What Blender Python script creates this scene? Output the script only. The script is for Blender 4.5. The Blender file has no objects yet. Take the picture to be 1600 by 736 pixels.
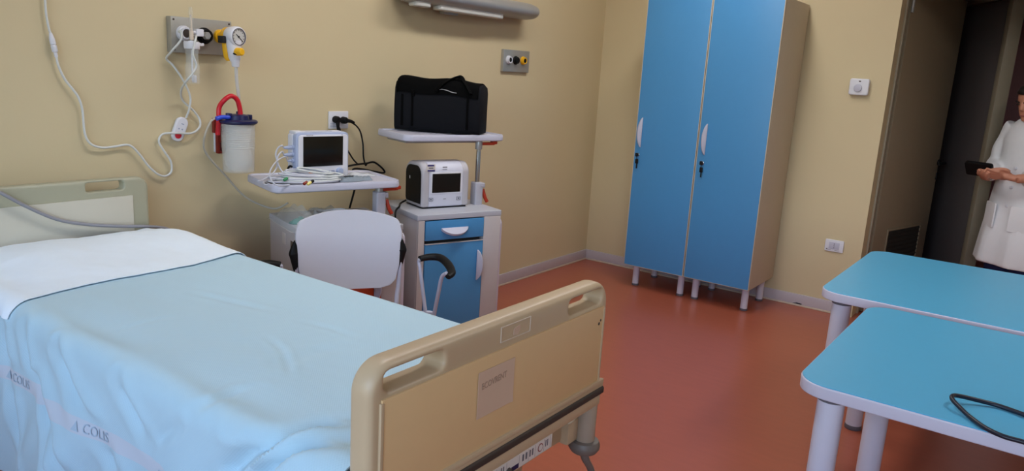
import bpy, bmesh, math, random
import numpy as np
from mathutils import Vector, Matrix, noise as mnoise
random.seed(7)
R = math.radians
SC = bpy.context.scene
COL = SC.collection

# ------------------------------------------------------------------ camera model
FPX = 1187.1; PITCH = 0.215294; YAW = 0.950303; ROLL = 0.0601679; CAMZ = 1.5
cp, sp, cy, sy = math.cos(PITCH), math.sin(PITCH), math.cos(YAW), math.sin(YAW)
CF = Vector((sy*cp, cy*cp, -sp)); r0 = Vector((cy, -sy, 0)); u0 = r0.cross(CF)
CR = math.cos(ROLL)*r0 + math.sin(ROLL)*u0
CU = -math.sin(ROLL)*r0 + math.cos(ROLL)*u0
EYE = Vector((0, 0, CAMZ))
def ray(x, y): return CF + CR*((x-800)/FPX) - CU*((y-368)/FPX)
def onx(x, y, X): d = ray(x, y); return EYE + d*(X/d.x)
def ony(x, y, Y): d = ray(x, y); return EYE + d*(Y/d.y)
def onz(x, y, Z): d = ray(x, y); return EYE + d*((Z-CAMZ)/d.z)
def onpl(x, y, p, n): d = ray(x, y); return EYE + d*((Vector(p)-EYE).dot(n)/d.dot(n))
cam = bpy.data.cameras.new('camera'); co = bpy.data.objects.new('camera', cam); COL.objects.link(co)
cam.sensor_width = 36; cam.lens = 36*FPX/1600; cam.clip_start = .02
m3 = Matrix((CR, CU, -CF)).transposed()
co.matrix_world = Matrix.Translation(EYE) @ m3.to_4x4()
SC.camera = co

# ------------------------------------------------------------------ materials
def lin(c):
    return tuple(((v/255)/12.92 if v <= 10 else ((v/255+.055)/1.055)**2.4) for v in c)
MATS = {}
def mat(name, rgb, rough=.5, metal=0, var=.04, scale=30, bump=0, bscale=200, spec=.5, trans=0, ior=1.45, alpha=1, stretch=None, sheen=0, coat=0):
    if name in MATS: return MATS[name]
    m = bpy.data.materials.new(name); m.use_nodes = True
    nt = m.node_tree; N = nt.nodes; L = nt.links
    b = N['Principled BSDF']
    c = lin(rgb)
    tc = N.new('ShaderNodeTexCoord')
    src = tc.outputs['Object']
    if stretch:
        mp = N.new('ShaderNodeMapping'); mp.inputs['Scale'].default_value = stretch
        L.new(src, mp.inputs['Vector']); src = mp.outputs['Vector']
    nz = N.new('ShaderNodeTexNoise'); nz.inputs['Scale'].default_value = scale; nz.inputs['Detail'].default_value = 4
    L.new(src, nz.inputs['Vector'])
    mx = N.new('ShaderNodeMix'); mx.data_type = 'RGBA'
    mx.inputs[6].default_value = tuple(v*(1-var) for v in c)+(1,)
    mx.inputs[7].default_value = tuple(min(1, v*(1+var)) for v in c)+(1,)
    L.new(nz.outputs['Fac'], mx.inputs[0]); L.new(mx.outputs[2], b.inputs['Base Color'])
    b.inputs['Roughness'].default_value = rough; b.inputs['Metallic'].default_value = metal
    b.inputs['Specular IOR Level'].default_value = spec
    b.inputs['Transmission Weight'].default_value = trans; b.inputs['IOR'].default_value = ior
    b.inputs['Alpha'].default_value = alpha
    if sheen: b.inputs['Sheen Weight'].default_value = sheen
    if coat: b.inputs['Coat Weight'].default_value = coat
    if bump:
        n2 = N.new('ShaderNodeTexNoise'); n2.inputs['Scale'].default_value = bscale; n2.inputs['Detail'].default_value = 3
        L.new(src, n2.inputs['Vector'])
        bp = N.new('ShaderNodeBump'); bp.inputs['Strength'].default_value = bump; bp.inputs['Distance'].default_value = .004
        L.new(n2.outputs['Fac'], bp.inputs['Height']); L.new(bp.outputs['Normal'], b.inputs['Normal'])
    MATS[name] = m
    return m
def clear(name, rgb, a, rough=.1):
    """thin see-through plastic: mostly transparent with a glossy skin"""
    if name in MATS: return MATS[name]
    m = mat(name, rgb, rough, var=.02); b = m.node_tree.nodes['Principled BSDF']
    b.inputs['Alpha'].default_value = a
    return m

M_wall = mat('wall_paint', (204, 188, 152), .6, var=.03, scale=2.5, bump=.05, bscale=90)
M_ceil = mat('ceiling_paint', (235, 232, 225), .8)
M_floor = mat('vinyl_floor', (166, 90, 69), .3, var=.09, scale=6, stretch=(6, 1.2, 1), bump=.02, bscale=60)
M_base = mat('baseboard_grey', (188, 180, 186), .4)
M_basecap = mat('baseboard_lip', (205, 190, 172), .5)
M_beige = mat('bed_beige_plastic', (188, 165, 134), .38, var=.02)
M_headf = mat('bed_headboard_beige', (166, 164, 142), .4, var=.02)
M_headp = mat('bed_cream_laminate', (200, 196, 182), .45, var=.02)
M_footp = mat('bed_tan_laminate', (212, 178, 132), .42, var=.02)
M_rubber = mat('dark_rubber', (60, 50, 44), .6)
M_disc = mat('grey_brown_plastic', (112, 102, 94), .45)
M_post = mat('taupe_plastic', (165, 148, 130), .4)
M_sleeve = mat('sleeve_grey', (172, 170, 180), .45)
M_cab = mat('cabinet_grey_laminate', (186, 180, 180), .5, var=.02)
M_blk = mat('black_plastic', (14, 14, 16), .5, spec=.25)
M_blkm = mat('black_matt', (30, 29, 30), .7)
M_bluet = mat('blue_table_laminate', (86, 168, 208), .33, var=.02)
M_bluew = mat('blue_cabinet_laminate', (72, 139, 192), .36, var=.02)
M_lilac = mat('pale_lilac_plastic', (188, 188, 204), .4, var=.02)
M_edge = mat('pale_edge_band', (196, 192, 208), .4, var=.02)
M_leg = mat('painted_grey_leg', (204, 202, 216), .35, var=.02)
M_carc = mat('beige_grey_laminate', (190, 178, 160), .5, var=.03)
M_white = mat('white_plastic', (214, 214, 222), .4, var=.015)
M_whites = mat('chair_white_plastic', (204, 204, 214), .4, var=.015)
M_metal = mat('brushed_aluminium', (160, 160, 160), .35, metal=.35, var=.05, stretch=(1, 1, 12))
M_plate = mat('outlet_plate_grey', (168, 166, 160), .38, metal=.45, var=.05)
M_chrome = mat('chrome', (205, 205, 205), .12, metal=1)
M_yel = mat('yellow_plastic', (235, 178, 28), .4)
M_red = mat('red_rubber', (200, 30, 45), .35)
M_dred = mat('dark_red_plastic', (125, 34, 24), .4)
M_ored = mat('orange_red_laminate', (200, 70, 30), .4)
M_navy = mat('navy_plastic', (20, 24, 72), .35)
M_bluec = mat('blue_plastic', (45, 75, 200), .4)
M_clear = clear('clear_plastic', (225, 228, 225), .13, .08)
M_frost = clear('frosted_canister', (226, 226, 222), .30, .2)
M_liner = clear('white_liner_bag', (238, 238, 240), .28, .4)
M_tubec = clear('clear_tubing', (225, 225, 225), .6, .2)
M_cordw = mat('white_cord', (206, 208, 206), .45)
M_cordg = mat('grey_cord', (140, 140, 148), .5)
M_tubeg = mat('grey_tubing', (176, 170, 158), .45)
M_screen = mat('dark_screen', (14, 15, 15), .18, var=.02)
M_monb = mat('monitor_bluegrey', (168, 178, 205), .4)
M_vent = mat('ventilator_grey', (198, 198, 212), .4, var=.02)
M_vents = mat('ventilator_warm_grey', (176, 172, 178), .45, var=.02)
M_orange = mat('orange_key', (238, 140, 70), .45)
M_key = mat('grey_blue_key', (150, 158, 182), .45)
M_ink = mat('grey_ink', (96, 92, 100), .7)
M_pen = mat('faint_pen_ink', (160, 134, 116), .8)
M_stick = mat('sticker_white', (206, 198, 192), .5)
M_bagm = mat('black_nylon', (18, 19, 24), .8, spec=.15, bump=.3, bscale=500)
M_bagt = mat('black_nylon_trim', (5, 5, 6), .85, spec=.08)
M_paper = mat('note_paper', (200, 172, 150), .7, var=.02)
M_sheet = mat('white_bedsheet', (226, 238, 250), .8, var=.015, bump=.15, bscale=12)
M_matt = mat('mattress_cover', (170, 190, 205), .7)
M_cuff = mat('grey_cuff_fabric', (128, 138, 148), .85, bump=.4, bscale=300)
M_film = clear('plastic_film', (205, 212, 214), .22, .12)
M_teal = mat('teal_mask', (30, 125, 115), .4)
M_doorw = mat('dark_brown_door', (136, 120, 98), .5, var=.05)
M_doord = mat('dark_grey_door', (86, 80, 80), .5, var=.05)
M_frame = mat('door_frame_beige', (168, 158, 138), .45)
M_pink = mat('corridor_pink_paint', (196, 136, 140), .6)
M_grille = mat('grille_dark', (42, 38, 34), .5)
M_skin = mat('skin', (190, 130, 105), .5, var=.05)
M_hair = mat('dark_hair', (28, 22, 20), .6, var=.2, scale=80)
M_coat = mat('white_coat_cloth', (222, 222, 226), .8, var=.02, bump=.6, bscale=11)
M_jean = mat('navy_trousers', (30, 40, 85), .8)
M_shoe = mat('white_shoe', (220, 220, 222), .5)
M_eye = mat('eye_dark', (40, 28, 22), .3)
M_brown = mat('brown_label', (96, 84, 74), .5)
M_lever = mat('red_lever', (165, 50, 28), .4)
M_greenp = mat('green_clip', (40, 130, 80), .4)
M_yelp = mat('cream_clip', (230, 215, 130), .4)
M_purp = mat('purple_port', (130, 105, 190), .4)
M_frostl = mat('lamp_diffuser', (200, 200, 196), .4)

# ------------------------------------------------------------------ mesh builder
def rrect(w, h, r, n=6, cx=0, cy=0):
    pts = []
    for (sx, sy_, a0) in ((1, 1, 0), (-1, 1, 90), (-1, -1, 180), (1, -1, 270)):
        for i in range(n+1):
            a = R(a0+90*i/n)
            pts.append((cx+sx*(w/2-r)+r*math.cos(a), cy+sy_*(h/2-r)+r*math.sin(a)))
    return pts
def catmull(P, k=8, closed=False):
    P = [Vector(p) for p in P]; n = len(P); out = []
    if n < 3 and not closed:
        return [P[0].lerp(P[-1], i/k) for i in range(k+1)]
    rng = range(n) if closed else range(n-1)
    for i in rng:
        if closed: a, b, c, d = P[(i-1) % n], P[i], P[(i+1) % n], P[(i+2) % n]
        else: a, b, c, d = P[max(i-1, 0)], P[i], P[i+1], P[min(i+2, n-1)]
        for j in range(k):
            t = j/k
            out.append(.5*((2*b)+(-a+c)*t+(2*a-5*b+4*c-d)*t*t+(-a+3*b-3*c+d)*t**3))
    if not closed: out.append(P[-1])
    return out
class MB:
    def __init__(s, M=None): s.v = []; s.f = []; s.mi = []; s.M = M or Matrix.Identity(4)
    def add(s, V, F, mi=0, M=None):
        T = s.M @ M if M is not None else s.M
        o = len(s.v); s.v += [T @ Vector(v) for v in V]
        s.f += [tuple(i+o for i in f) for f in F]; s.mi += [mi]*len(F) if isinstance(mi, int) else list(mi); return s
    def bm(s, b, mi=0, M=None):
        b.verts.index_update()
        s.add([v.co.copy() for v in b.verts], [[v.index for v in f.verts] for f in b.faces], mi, M); b.free(); return s
    def box(s, c, sz, bev=0, seg=2, rot=None, mi=0, M=None):
        b = bmesh.new(); bmesh.ops.create_cube(b, size=1)
        bmesh.ops.scale(b, vec=sz, verts=b.verts)
        if bev: bmesh.ops.bevel(b, geom=b.edges[:], offset=bev, segments=seg, affect='EDGES', profile=.6)
        T = Matrix.Translation(c)
        if rot is not None: T = T @ rot
        return s.bm(b, mi, (M @ T) if M is not None else T)
    def prism(s, out, depth, bev=0, seg=2, M=None, mi=0):
        b = bmesh.new(); vs = [b.verts.new((x, y, 0)) for x, y in out]; f = b.faces.new(vs)
        e = bmesh.ops.extrude_face_region(b, geom=[f]); top = [g for g in e['geom'] if isinstance(g, bmesh.types.BMVert)]
        bmesh.ops.translate(b, vec=(0, 0, depth), verts=top)
        bmesh.ops.recalc_face_normals(b, faces=b.faces)
        if bev:
            ed = [g for g in b.edges if abs(g.verts[0].co.z-g.verts[1].co.z) < 1e-6]
            bmesh.ops.bevel(b, geom=ed, offset=bev, segments=seg, affect='EDGES', profile=.6)
        return s.bm(b, mi, M)
    def cyl(s, p0, p1, r, r1=None, n=20, bev=0, mi=0, M=None):
        p0, p1 = Vector(p0), Vector(p1); d = p1-p0; L = d.length
        r1 = r if r1 is None else r1
        prof = [(0, 0), (r, 0), (r1, L), (0, L)]
        if bev: prof = [(0, 0), (r-bev, 0), (r-.3*bev, .3*bev), (r, bev), (r1, L-bev), (r1-.3*bev, L-.3*bev), (r1-bev, L), (0, L)]
        return s.lathe(prof, p0, d, n, mi, M)
    def lathe(s, prof, o=(0, 0, 0), axis=(0, 0, 1), n=24, mi=0, M=None, sx=1, sy=1):
        q = Vector((0, 0, 1)).rotation_difference(Vector(axis).normalized()).to_matrix().to_4x4()
        T = Matrix.Translation(Vector(o)) @ q
        V = []; idx = []
        for r, z in prof:
            if r < 1e-7: idx.append([len(V)]*n); V.append((0, 0, z))
            else:
                k = len(V); idx.append([k+i for i in range(n)])
                V += [(sx*r*math.cos(2*math.pi*i/n), sy*r*math.sin(2*math.pi*i/n), z) for i in range(n)]
        F = []
        for a, b in zip(idx[:-1], idx[1:]):
            for i in range(n):
                j = (i+1) % n; q4 = [a[i], a[j], b[j], b[i]]
                q4 = [x for k, x in enumerate(q4) if x not in q4[:k]]
                if len(q4) > 2: F.append(q4)
        return s.add(V, F, mi, T if M is None else M @ T)
    def tube(s, pts, r, n=10, k=8, closed=False, smooth=True, mi=0, M=None, caps=True, flat=1):
        P = catmull(pts, k, closed) if smooth else [Vector(p) for p in pts]
        m = len(P); rad = r if callable(r) else (lambda t: r)
        T = []
        for i in range(m):
            a = P[(i-1) % m] if (closed or i > 0) else P[i]; b = P[(i+1) % m] if (closed or i < m-1) else P[i]
            d = (b-a); T.append(d.normalized() if d.length > 1e-9 else Vector((0, 0, 1)))
        up = Vector((0, 0, 1)) if abs(T[0].z) < .9 else Vector((1, 0, 0))
        nv = T[0].cross(up).normalized(); V = []; F = []
        for i in range(m):
            nv = (nv-T[i]*nv.dot(T[i])).normalized(); bv = T[i].cross(nv); rr = rad(i/(m-1))
            for j in range(n):
                a = 2*math.pi*j/n; V.append(P[i]+nv*rr*math.cos(a)+bv*rr*flat*math.sin(a))
        for i in range(m if closed else m-1):
            for j in range(n):
                i2 = (i+1) % m; j2 = (j+1) % n
                F.append((i*n+j, i*n+j2, i2*n+j2, i2*n+j))
        if caps and not closed:
            F.append(tuple(reversed(range(n)))); F.append(tuple((m-1)*n+j for j in range(n)))
        return s.add(V, F, mi, M)
    def ball(s, c, r, n=16, mi=0, M=None, rot=None):
        if not hasattr(r, '__len__'): r = (r, r, r)
        b = bmesh.new(); bmesh.ops.create_uvsphere(b, u_segments=n, v_segments=max(6, n//2), radius=1)
        T = Matrix.Translation(c) @ (rot if rot is not None else Matrix.Identity(4)) @ Matrix.Diagonal((*r, 1))
        return s.bm(b, mi, T if M is None else M @ T)
    def loft(s, rings, mi=0, M=None, caps=True):
        n = len(rings[0]); V = [p for r in rings for p in r]; F = []
        for i in range(len(rings)-1):
            for j in range(n):
                j2 = (j+1) % n; F.append((i*n+j, i*n+j2, (i+1)*n+j2, (i+1)*n+j))
        if caps: F.append(tuple(reversed(range(n)))); F.append(tuple((len(rings)-1)*n+j for j in range(n)))
        return s.add(V, F, mi, M)
    def plate(s, outer, holes, th, bev, res=3, mi=0, M=None):
        cu = bpy.data.curves.new('c', 'CURVE'); cu.dimensions = '2D'; cu.fill_mode = 'BOTH'
        for poly in [outer]+holes:
            sp_ = cu.splines.new('POLY'); sp_.points.add(len(poly)-1); sp_.use_cyclic_u = True
            for p, (x, y) in zip(sp_.points, poly): p.co = (x, y, 0, 1)
        cu.extrude = th/2-bev; cu.bevel_depth = bev; cu.bevel_resolution = res; cu.offset = -bev
        return s.fromdata(cu, mi, M)
    def slotted(s, outer, holes, th, bev, vox, sm, M):
        a = MB(); a.prism(outer, th, bev, 3, M=Matrix.Translation((0, 0, -th/2)))
        def mk(mb):
            me = bpy.data.meshes.new('t'); me.from_pydata([tuple(v) for v in mb.v], [], mb.f); b = bmesh.new(); b.from_mesh(me); bmesh.ops.recalc_face_normals(b, faces=b.faces); b.to_mesh(me); b.free()
            o = bpy.data.objects.new('tmp', me); COL.objects.link(o); return o
        A = mk(a); cs = []
        for h in holes:
            c = MB(); c.prism(h, th*3, 0, M=Matrix.Translation((0, 0, -th*1.5))); B = mk(c); cs.append(B)
            md = A.modifiers.new('b', 'BOOLEAN'); md.object = B; md.operation = 'DIFFERENCE'; md.solver = 'EXACT'
        md = A.modifiers.new('r', 'REMESH'); md.mode = 'VOXEL'; md.voxel_size = vox
        md = A.modifiers.new('s', 'SMOOTH'); md.iterations = sm; md.factor = .5
        dg = bpy.context.evaluated_depsgraph_get(); ev = A.evaluated_get(dg); me = ev.to_mesh()
        V = [v.co.copy() for v in me.vertices]; F = [tuple(p.vertices) for p in me.polygons]; ev.to_mesh_clear()
        for o in [A]+cs: bpy.data.objects.remove(o)
        return s.add(V, F, 0, M)
    def fromdata(s, cu, mi=0, M=None):
        o = bpy.data.objects.new('tmp', cu); COL.objects.link(o)
        dg = bpy.context.evaluated_depsgraph_get(); ev = o.evaluated_get(dg); me = ev.to_mesh()
        V = [v.co.copy() for v in me.vertices]; F = [tuple(p.vertices) for p in me.polygons]
        ev.to_mesh_clear(); bpy.data.objects.remove(o); bpy.data.curves.remove(cu)
        return s.add(V, F, mi, M)
    def text(s, t, size, M, mi=0, ext=.0004):
        cu = bpy.data.curves.new('t', 'FONT'); cu.body = t; cu.size = size; cu.extrude = ext
        cu.align_x = 'CENTER'; cu.align_y = 'CENTER'; cu.resolution_u = 3
        return s.fromdata(cu, mi, M)
    def remesh(s, vox, smooth=0):
        me = bpy.data.meshes.new('t'); me.from_pydata([tuple(v) for v in s.v], [], s.f); me.update()
        o = bpy.data.objects.new('tmp', me); COL.objects.link(o)
        md = o.modifiers.new('r', 'REMESH'); md.mode = 'VOXEL'; md.voxel_size = vox
        if smooth: sm = o.modifiers.new('s', 'SMOOTH'); sm.iterations = smooth; sm.factor = .5
        dg = bpy.context.evaluated_depsgraph_get(); ev = o.evaluated_get(dg); m2 = ev.to_mesh()
        s.v = [v.co.copy() for v in m2.vertices]; s.f = [tuple(p.vertices) for p in m2.polygons]; s.mi = [0]*len(s.f)
        ev.to_mesh_clear(); bpy.data.objects.remove(o); bpy.data.meshes.remove(me); return s
    def obj(s, name, mats, parent=None, origin=None, ang=38, smooth=True):
        if not isinstance(mats, (list, tuple)): mats = [mats]
        if parent is not None: W = WM[parent.name]
        else:
            if origin is None:
                lo = [min(v[i] for v in s.v) for i in range(3)]; hi = [max(v[i] for v in s.v) for i in range(3)]
                origin = ((lo[0]+hi[0])/2, (lo[1]+hi[1])/2, lo[2])
            W = Matrix.Translation(origin)
        inv = W.inverted(); me = bpy.data.meshes.new(name)
        me.from_pydata([tuple(inv @ v) for v in s.v], [], s.f)
        b = bmesh.new(); b.from_mesh(me); bmesh.ops.recalc_face_normals(b, faces=b.faces); b.to_mesh(me); b.free()
        for m in mats: me.materials.append(m)
        for p, i in zip(me.polygons, s.mi): p.material_index = i
        if smooth:
            for p in me.polygons: p.use_smooth = True
            me.set_sharp_from_angle(angle=R(ang))
        o = bpy.data.objects.new(name, me); COL.objects.link(o)
        if parent is not None: o.parent = parent
        else: o.matrix_world = W
        WM[o.name] = W
        return o
WM = {}
def thing(name, label, cat, loc, rz=0, group=None):
    o = bpy.data.objects.new(name, None); COL.objects.link(o); o.empty_display_size = .1
    W = Matrix.Translation(loc) @ Matrix.Rotation(rz, 4, 'Z'); o.matrix_world = W; WM[o.name] = W
    o['label'] = label; o['category'] = cat
    if group: o['group'] = group
    return o
def tag(o, label, cat, group=None, kind=None):
    o['label'] = label; o['category'] = cat
    if group: o['group'] = group
    if kind: o['kind'] = kind
    return o
def struct(o, label=None):
    o['kind'] = 'structure'
    if label: o['label'] = label
    return o
def frame3(o, x, y, z=None):
    """matrix with given origin and x / y axes"""
    x = Vector(x).normalized(); y = Vector(y); y = (y-x*y.dot(x)).normalized(); z = x.cross(y)
    return Matrix(((x.x, y.x, z.x, o[0]), (x.y, y.y, z.y, o[1]), (x.z, y.z, z.z, o[2]), (0, 0, 0, 1)))

# ================================================================== SETTING
XR, YB = 5.352, 3.064
XL, YF, ZC = -1.3, -2.6, 3.0
mb = MB(); mb.box(((XL+XR+.06)/2, (YF+YB)/2, -.05), (XR+.06-XL, YB-YF, .1)); struct(mb.obj('floor', M_floor, origin=(2, 0, 0)))
mb = MB(); mb.box(((XL+XR)/2, (YF+YB)/2, ZC+.05), (XR-XL, YB-YF, .1)); struct(mb.obj('ceiling', M_ceil))
mb = MB(); mb.box(((XL+XR)/2+.06, YB+.06, ZC/2), (XR-XL+.5, .12, ZC)); struct(mb.obj('wall_back', M_wall))
mb = MB(); mb.box(((XL+XR)/2, YF-.06, ZC/2), (XR-XL+.3, .12, ZC)); struct(mb.obj('wall_front', M_wall))
DY0, DY1, DZ = -.25, .975, 2.17
WT = .16
mb = MB(); mb.box((XR+WT/2, (DY1+YB)/2, ZC/2), (WT, YB-DY1, ZC)); mb.box((XR+WT/2, (DY0+YF)/2, ZC/2), (WT, DY0-YF, ZC))
mb.box((XR+WT/2, (DY0+DY1)/2, (DZ+ZC)/2), (WT, DY1-DY0, ZC-DZ)); struct(mb.obj('wall_right', M_wall))
WY0, WY1, WZ0, WZ1 = -1.9, 2.3, .85, 2.75
mb = MB(); xc = XL-.08
mb.box((xc, (YF+YB)/2, WZ0/2), (.16, YB-YF+.2, WZ0)); mb.box((xc, (YF+YB)/2, (WZ1+ZC)/2), (.16, YB-YF+.2, ZC-WZ1))
mb.box((xc, (YF+WY0)/2, (WZ0+WZ1)/2), (.16, WY0-YF, WZ1-WZ0)); mb.box((xc, (YB+WY1)/2, (WZ0+WZ1)/2), (.16, YB-WY1, WZ1-WZ0))
struct(mb.obj('wall_left', M_wall))
mb = MB()
for y in (WY0+.03, (WY0*2+WY1)/3, (WY0+2*WY1)/3, WY1-.03): mb.box((XL-.1, y, (WZ0+WZ1)/2), (.06, .06, WZ1-WZ0), .006)
for z in (WZ0+.03, WZ1-.03): mb.box((XL-.1, (WY0+WY1)/2, z), (.06, WY1-WY0, .06), .006)
struct(mb.obj('window_1', M_white))
# baseboards
BH = .084
mb = MB(); mb.box(((XL+XR)/2, YB-.006, BH/2+.006), (XR-XL, .012, BH-.012), .003); mb.box(((XL+XR)/2, YB-.008, .006), (XR-XL, .016, .012), .003, mi=1)
struct(mb.obj('baseboard_back', [M_base, M_basecap]))
mb = MB(); mb.box((XR-.006, (.985+YB)/2, BH/2+.006), (.012, YB-.985, BH-.012), .003); mb.box((XR-.008, (.985+YB)/2, .006), (.016, YB-.985, .012), .003, mi=1)
c = onx(1245, 474, XR-.014)
mb.prism([(-.03, 0), (.0, .006), (.035, .004), (.03, -.003)], .002, M=frame3(c, (0, -1, 0), (0, 0, 1)), mi=2)
struct(mb.obj('baseboard_right', [M_base, M_basecap, M_blkm]))

# corridor behind the doorway
CX1 = 8.2
mb = MB(); mb.box(((XR+.06+CX1)/2, -.2, -.05), (CX1-XR-.06, 4.6, .1)); struct(mb.obj('floor_corridor', M_floor))
mb = MB(); mb.box((CX1+.05, -.2, 1.45), (.1, 4.6, 2.9)); struct(mb.obj('wall_corridor', M_pink))
mb = MB(); mb.box(((XR+WT+CX1)/2, 2.1, 1.45), (CX1-XR-WT, .1, 2.9)); struct(mb.obj('wall_corridor_end', M_pink))
mb = MB(); mb.box(((XR+WT+CX1)/2, -2.5, 1.45), (CX1-XR-WT, .1, 2.9)); struct(mb.obj('wall_corridor_far', M_pink))
mb = MB(); mb.box(((XR+WT+CX1)/2, -.2, 2.95), (CX1-XR-WT, 4.6, .1)); struct(mb.obj('ceiling_corridor', M_ceil))

# door 1: steel frame and the dark leaf swung out into the corridor
FX = 5.485
d1 = bpy.data.objects.new('door_1', None); COL.objects.link(d1); d1.matrix_world = Matrix.Translation((FX, DY1, 0)); WM['door_1'] = d1.matrix_world.copy()
d1['kind'] = 'structure'; d1['label'] = 'dark brown ventilated door leaf swung out into the corridor'
mb = MB(); mb.box((FX+.02, DY1-.006, DZ/2), (.04, .012, DZ), .002); mb.box((FX+.02, DY0+.012, DZ/2), (.04, .024, DZ), .004)
mb.box((FX+.02, (DY0+DY1)/2, DZ-.012), (.04, DY1-DY0, .024), .004)
mb.obj('door_frame', M_frame, d1)
HP = Vector((FX+.045, DY1-.027, 0)); EP = Vector((6.345, .738, 0)); LD = (EP-HP).normalized(); LW = (EP-HP).length
LN = Vector((LD.y, -LD.x, 0))     # facing the camera side
LM = frame3(HP, LD, (0, 0, 1))     # local x along leaf, y up, z = normal (points to -y side?)
if LM.col[2].to_3d().dot(-LD.cross(Vector((0, 0, 1)))) > 0: pass
NS = 1 if LM.col[2].to_3d().y < 0 else -1   # sign of local z that faces the room
mb = MB(LM); mb.box((LW/2, 1.08, -NS*.02), (LW, 2.14, .04), .002); mb.obj('door_leaf', M_doorw, d1)
nrm = LM.col[2].to_3d()*NS
def onleaf(x, y): return LM.inverted() @ onpl(x, y, HP, nrm)
a, b = onleaf(1387, 360), onleaf(1437, 352)
g0, g1, gt = a.x, b.x, a.y
mb = MB(LM); gb = .12
mb.box(((g0+g1)/2, (gt+gb)/2, NS*.001), (g1-g0, gt-gb, .004), 0, mi=1)
for x in (g0, g1): mb.box((x, (gt+gb)/2, NS*.004), (.014, gt-gb+.014, .008), .002)
for y in (gt, gb): mb.box(((g0+g1)/2, y, NS*.004), (g1-g0, .014, .008), .002)
for i in range(14):
    y = gb+(gt-gb)*(i+.5)/14; mb.box(((g0+g1)/2, y, NS*.006), (g1-g0-.02, .016, .002), rot=Matrix.Rotation(NS*R(-40), 4, 'X'), mi=1)
mb.obj('ventilation_grille', [M_doorw, M_grille], d1)
h = onleaf(1466, 254); mb = MB(LM)
mb.cyl((h.x, h.y, 0), (h.x, h.y, NS*.012), .024, bev=.003); mb.cyl((h.x, h.y, 0), (h.x, h.y, NS*.05), .009)
mb.tube([(h.x, h.y, NS*.048), (h.x-.03, h.y, NS*.052), (h.x-.115, h.y-.004, NS*.05)], .009)
mb.obj('door_handle', M_blk, d1)
h2 = onleaf(1463, 275); mb = MB(LM); mb.box((h2.x, h2.y, NS*.004), (.036, .05, .008), .004); mb.obj('lock_plate', M_blk, d1)
mb = MB()
for z in (2.05, .25): mb.cyl((FX+.045, DY1-.034, z-.05), (FX+.045, DY1-.034, z+.05), .009, bev=.002); mb.box((FX+.062, DY1-.036, z), (.034, .004, .1), .001)
mb.obj('hinge', M_metal, d1)

# door 2 further in the corridor
NP, FP = Vector((6.10, .435, 0)), Vector((6.93, .893, 0)); D2 = (FP-NP).normalized(); W2 = (FP-NP).length
d2 = bpy.data.objects.new('door_2', None); COL.objects.link(d2); d2.matrix_world = Matrix.Translation(NP); WM['door_2'] = d2.matrix_world.copy(); d2['kind'] = 'structure'
d2['label'] = 'dark grey door beyond the doorway behind the person'
D2M = frame3(NP, D2, (0, 0, 1))
mb = MB(D2M); mb.box((W2/2, 1.07, 0), (W2, 2.14, .04), .003); mb.obj('door_leaf', M_doord, d2)
mb = MB(D2M); mb.box((-.03, 1.12, 0), (.06, 2.24, .08), .004); mb.box((W2/2, 2.20, 0), (W2+.1, .1, .08), .004); mb.obj('door_frame', mat('corridor_frame_taupe', (128, 118, 100), .5), d2)

# ================================================================== BED
BX0, BX1 = .797, 1.580
bed = thing('hospital_bed', 'beige hospital bed with moulded headboard and slotted footboard', 'bed', ((BX0+BX1)/2, 1.9, 0))
BCX = (BX0+BX1)/2
# footboard: local x right, y up, z towards the camera (-y)
FM = frame3((BCX, .8575, .86), (1, 0, 0), (0, 0, 1))
fw = BX1-BX0
def fb(px, py): p = ony(px, py, .83); return (p.x-BCX, p.z-.86)
slots = [rrect(.152, .039, .016, 6, -.284, .127), rrect(.152, .039, .016, 6, .284, .127)]
outl = rrect(fw, .32, .05, 8, 0, .0)
outl = [(x, y if y > 0 else max(y, -.115)) for x, y in outl]
mb = MB(FM); mb.slotted(rrect(fw, .30, .055, 10, 0, .011), slots, .055, .020, .0042, 5, Matrix.Identity(4))
# sunk tray that frames the laminate panel
pz = .0275
fbo = mb.obj('footboard', M_beige, bed, ang=180)
mb = MB(FM); mb.box((0, .0035, pz+.0015), (fw-.05, .193, .005), .0015); mb.obj('laminate_panel', M_footp, fbo)
mb = MB(FM)  # raised rim round the panel
for x in (-(fw-.05)/2, (fw-.05)/2): mb.box((x, .0, pz+.002), (.008, .19, .007), .002)
mb.box((0, -.096, pz+.004), (fw-.012, .012, .012), .003)
mb.obj('panel_rim', M_beige, fbo)
mb = MB(FM); cx_, cz_ = .006, .1295
for dx, dy, w, hh in ((0, .0155, .1, .0015), (0, -.0155, .1, .0015), (-.05, 0, .0015, .032), (.05, 0, .0015, .032)):
    mb.box((cx_+dx, cz_+dy, pz+.0006), (w, hh, .002), 0, mi=0)
mb.prism([(-.011, -.009), (.004, -.011), (.012, -.002), (.011, .009), (.001, .007), (-.010, .004)], .001, M=Matrix.Translation((cx_+.002, cz_-.001, pz+.0004)), mi=1)
mb.obj('name_card_holder', [M_basecap, M_paper], fbo)
mb = MB(FM); mb.cyl((.345, .06, pz+.003), (.345, .06, pz+.0045), .004); mb.cyl((.352, .067, pz+.003), (.352, .067, pz+.0045), .003); mb.obj('bolt_mark', M_rubber, fbo)
# rails under the board
mb = MB(FM); mb.box((0, -.105, .004), (fw-.004, .016, .062), .004); mb.box((0, -.143, .004), (fw-.02, .030, .06), .005); mb.obj('lower_rail', M_beige, bed)
mb = MB(FM); mb.box((0, -.120, .008), (fw-.004, .019, .062), .006, 3); mb.obj('bumper_strip', M_rubber, bed)
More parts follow.
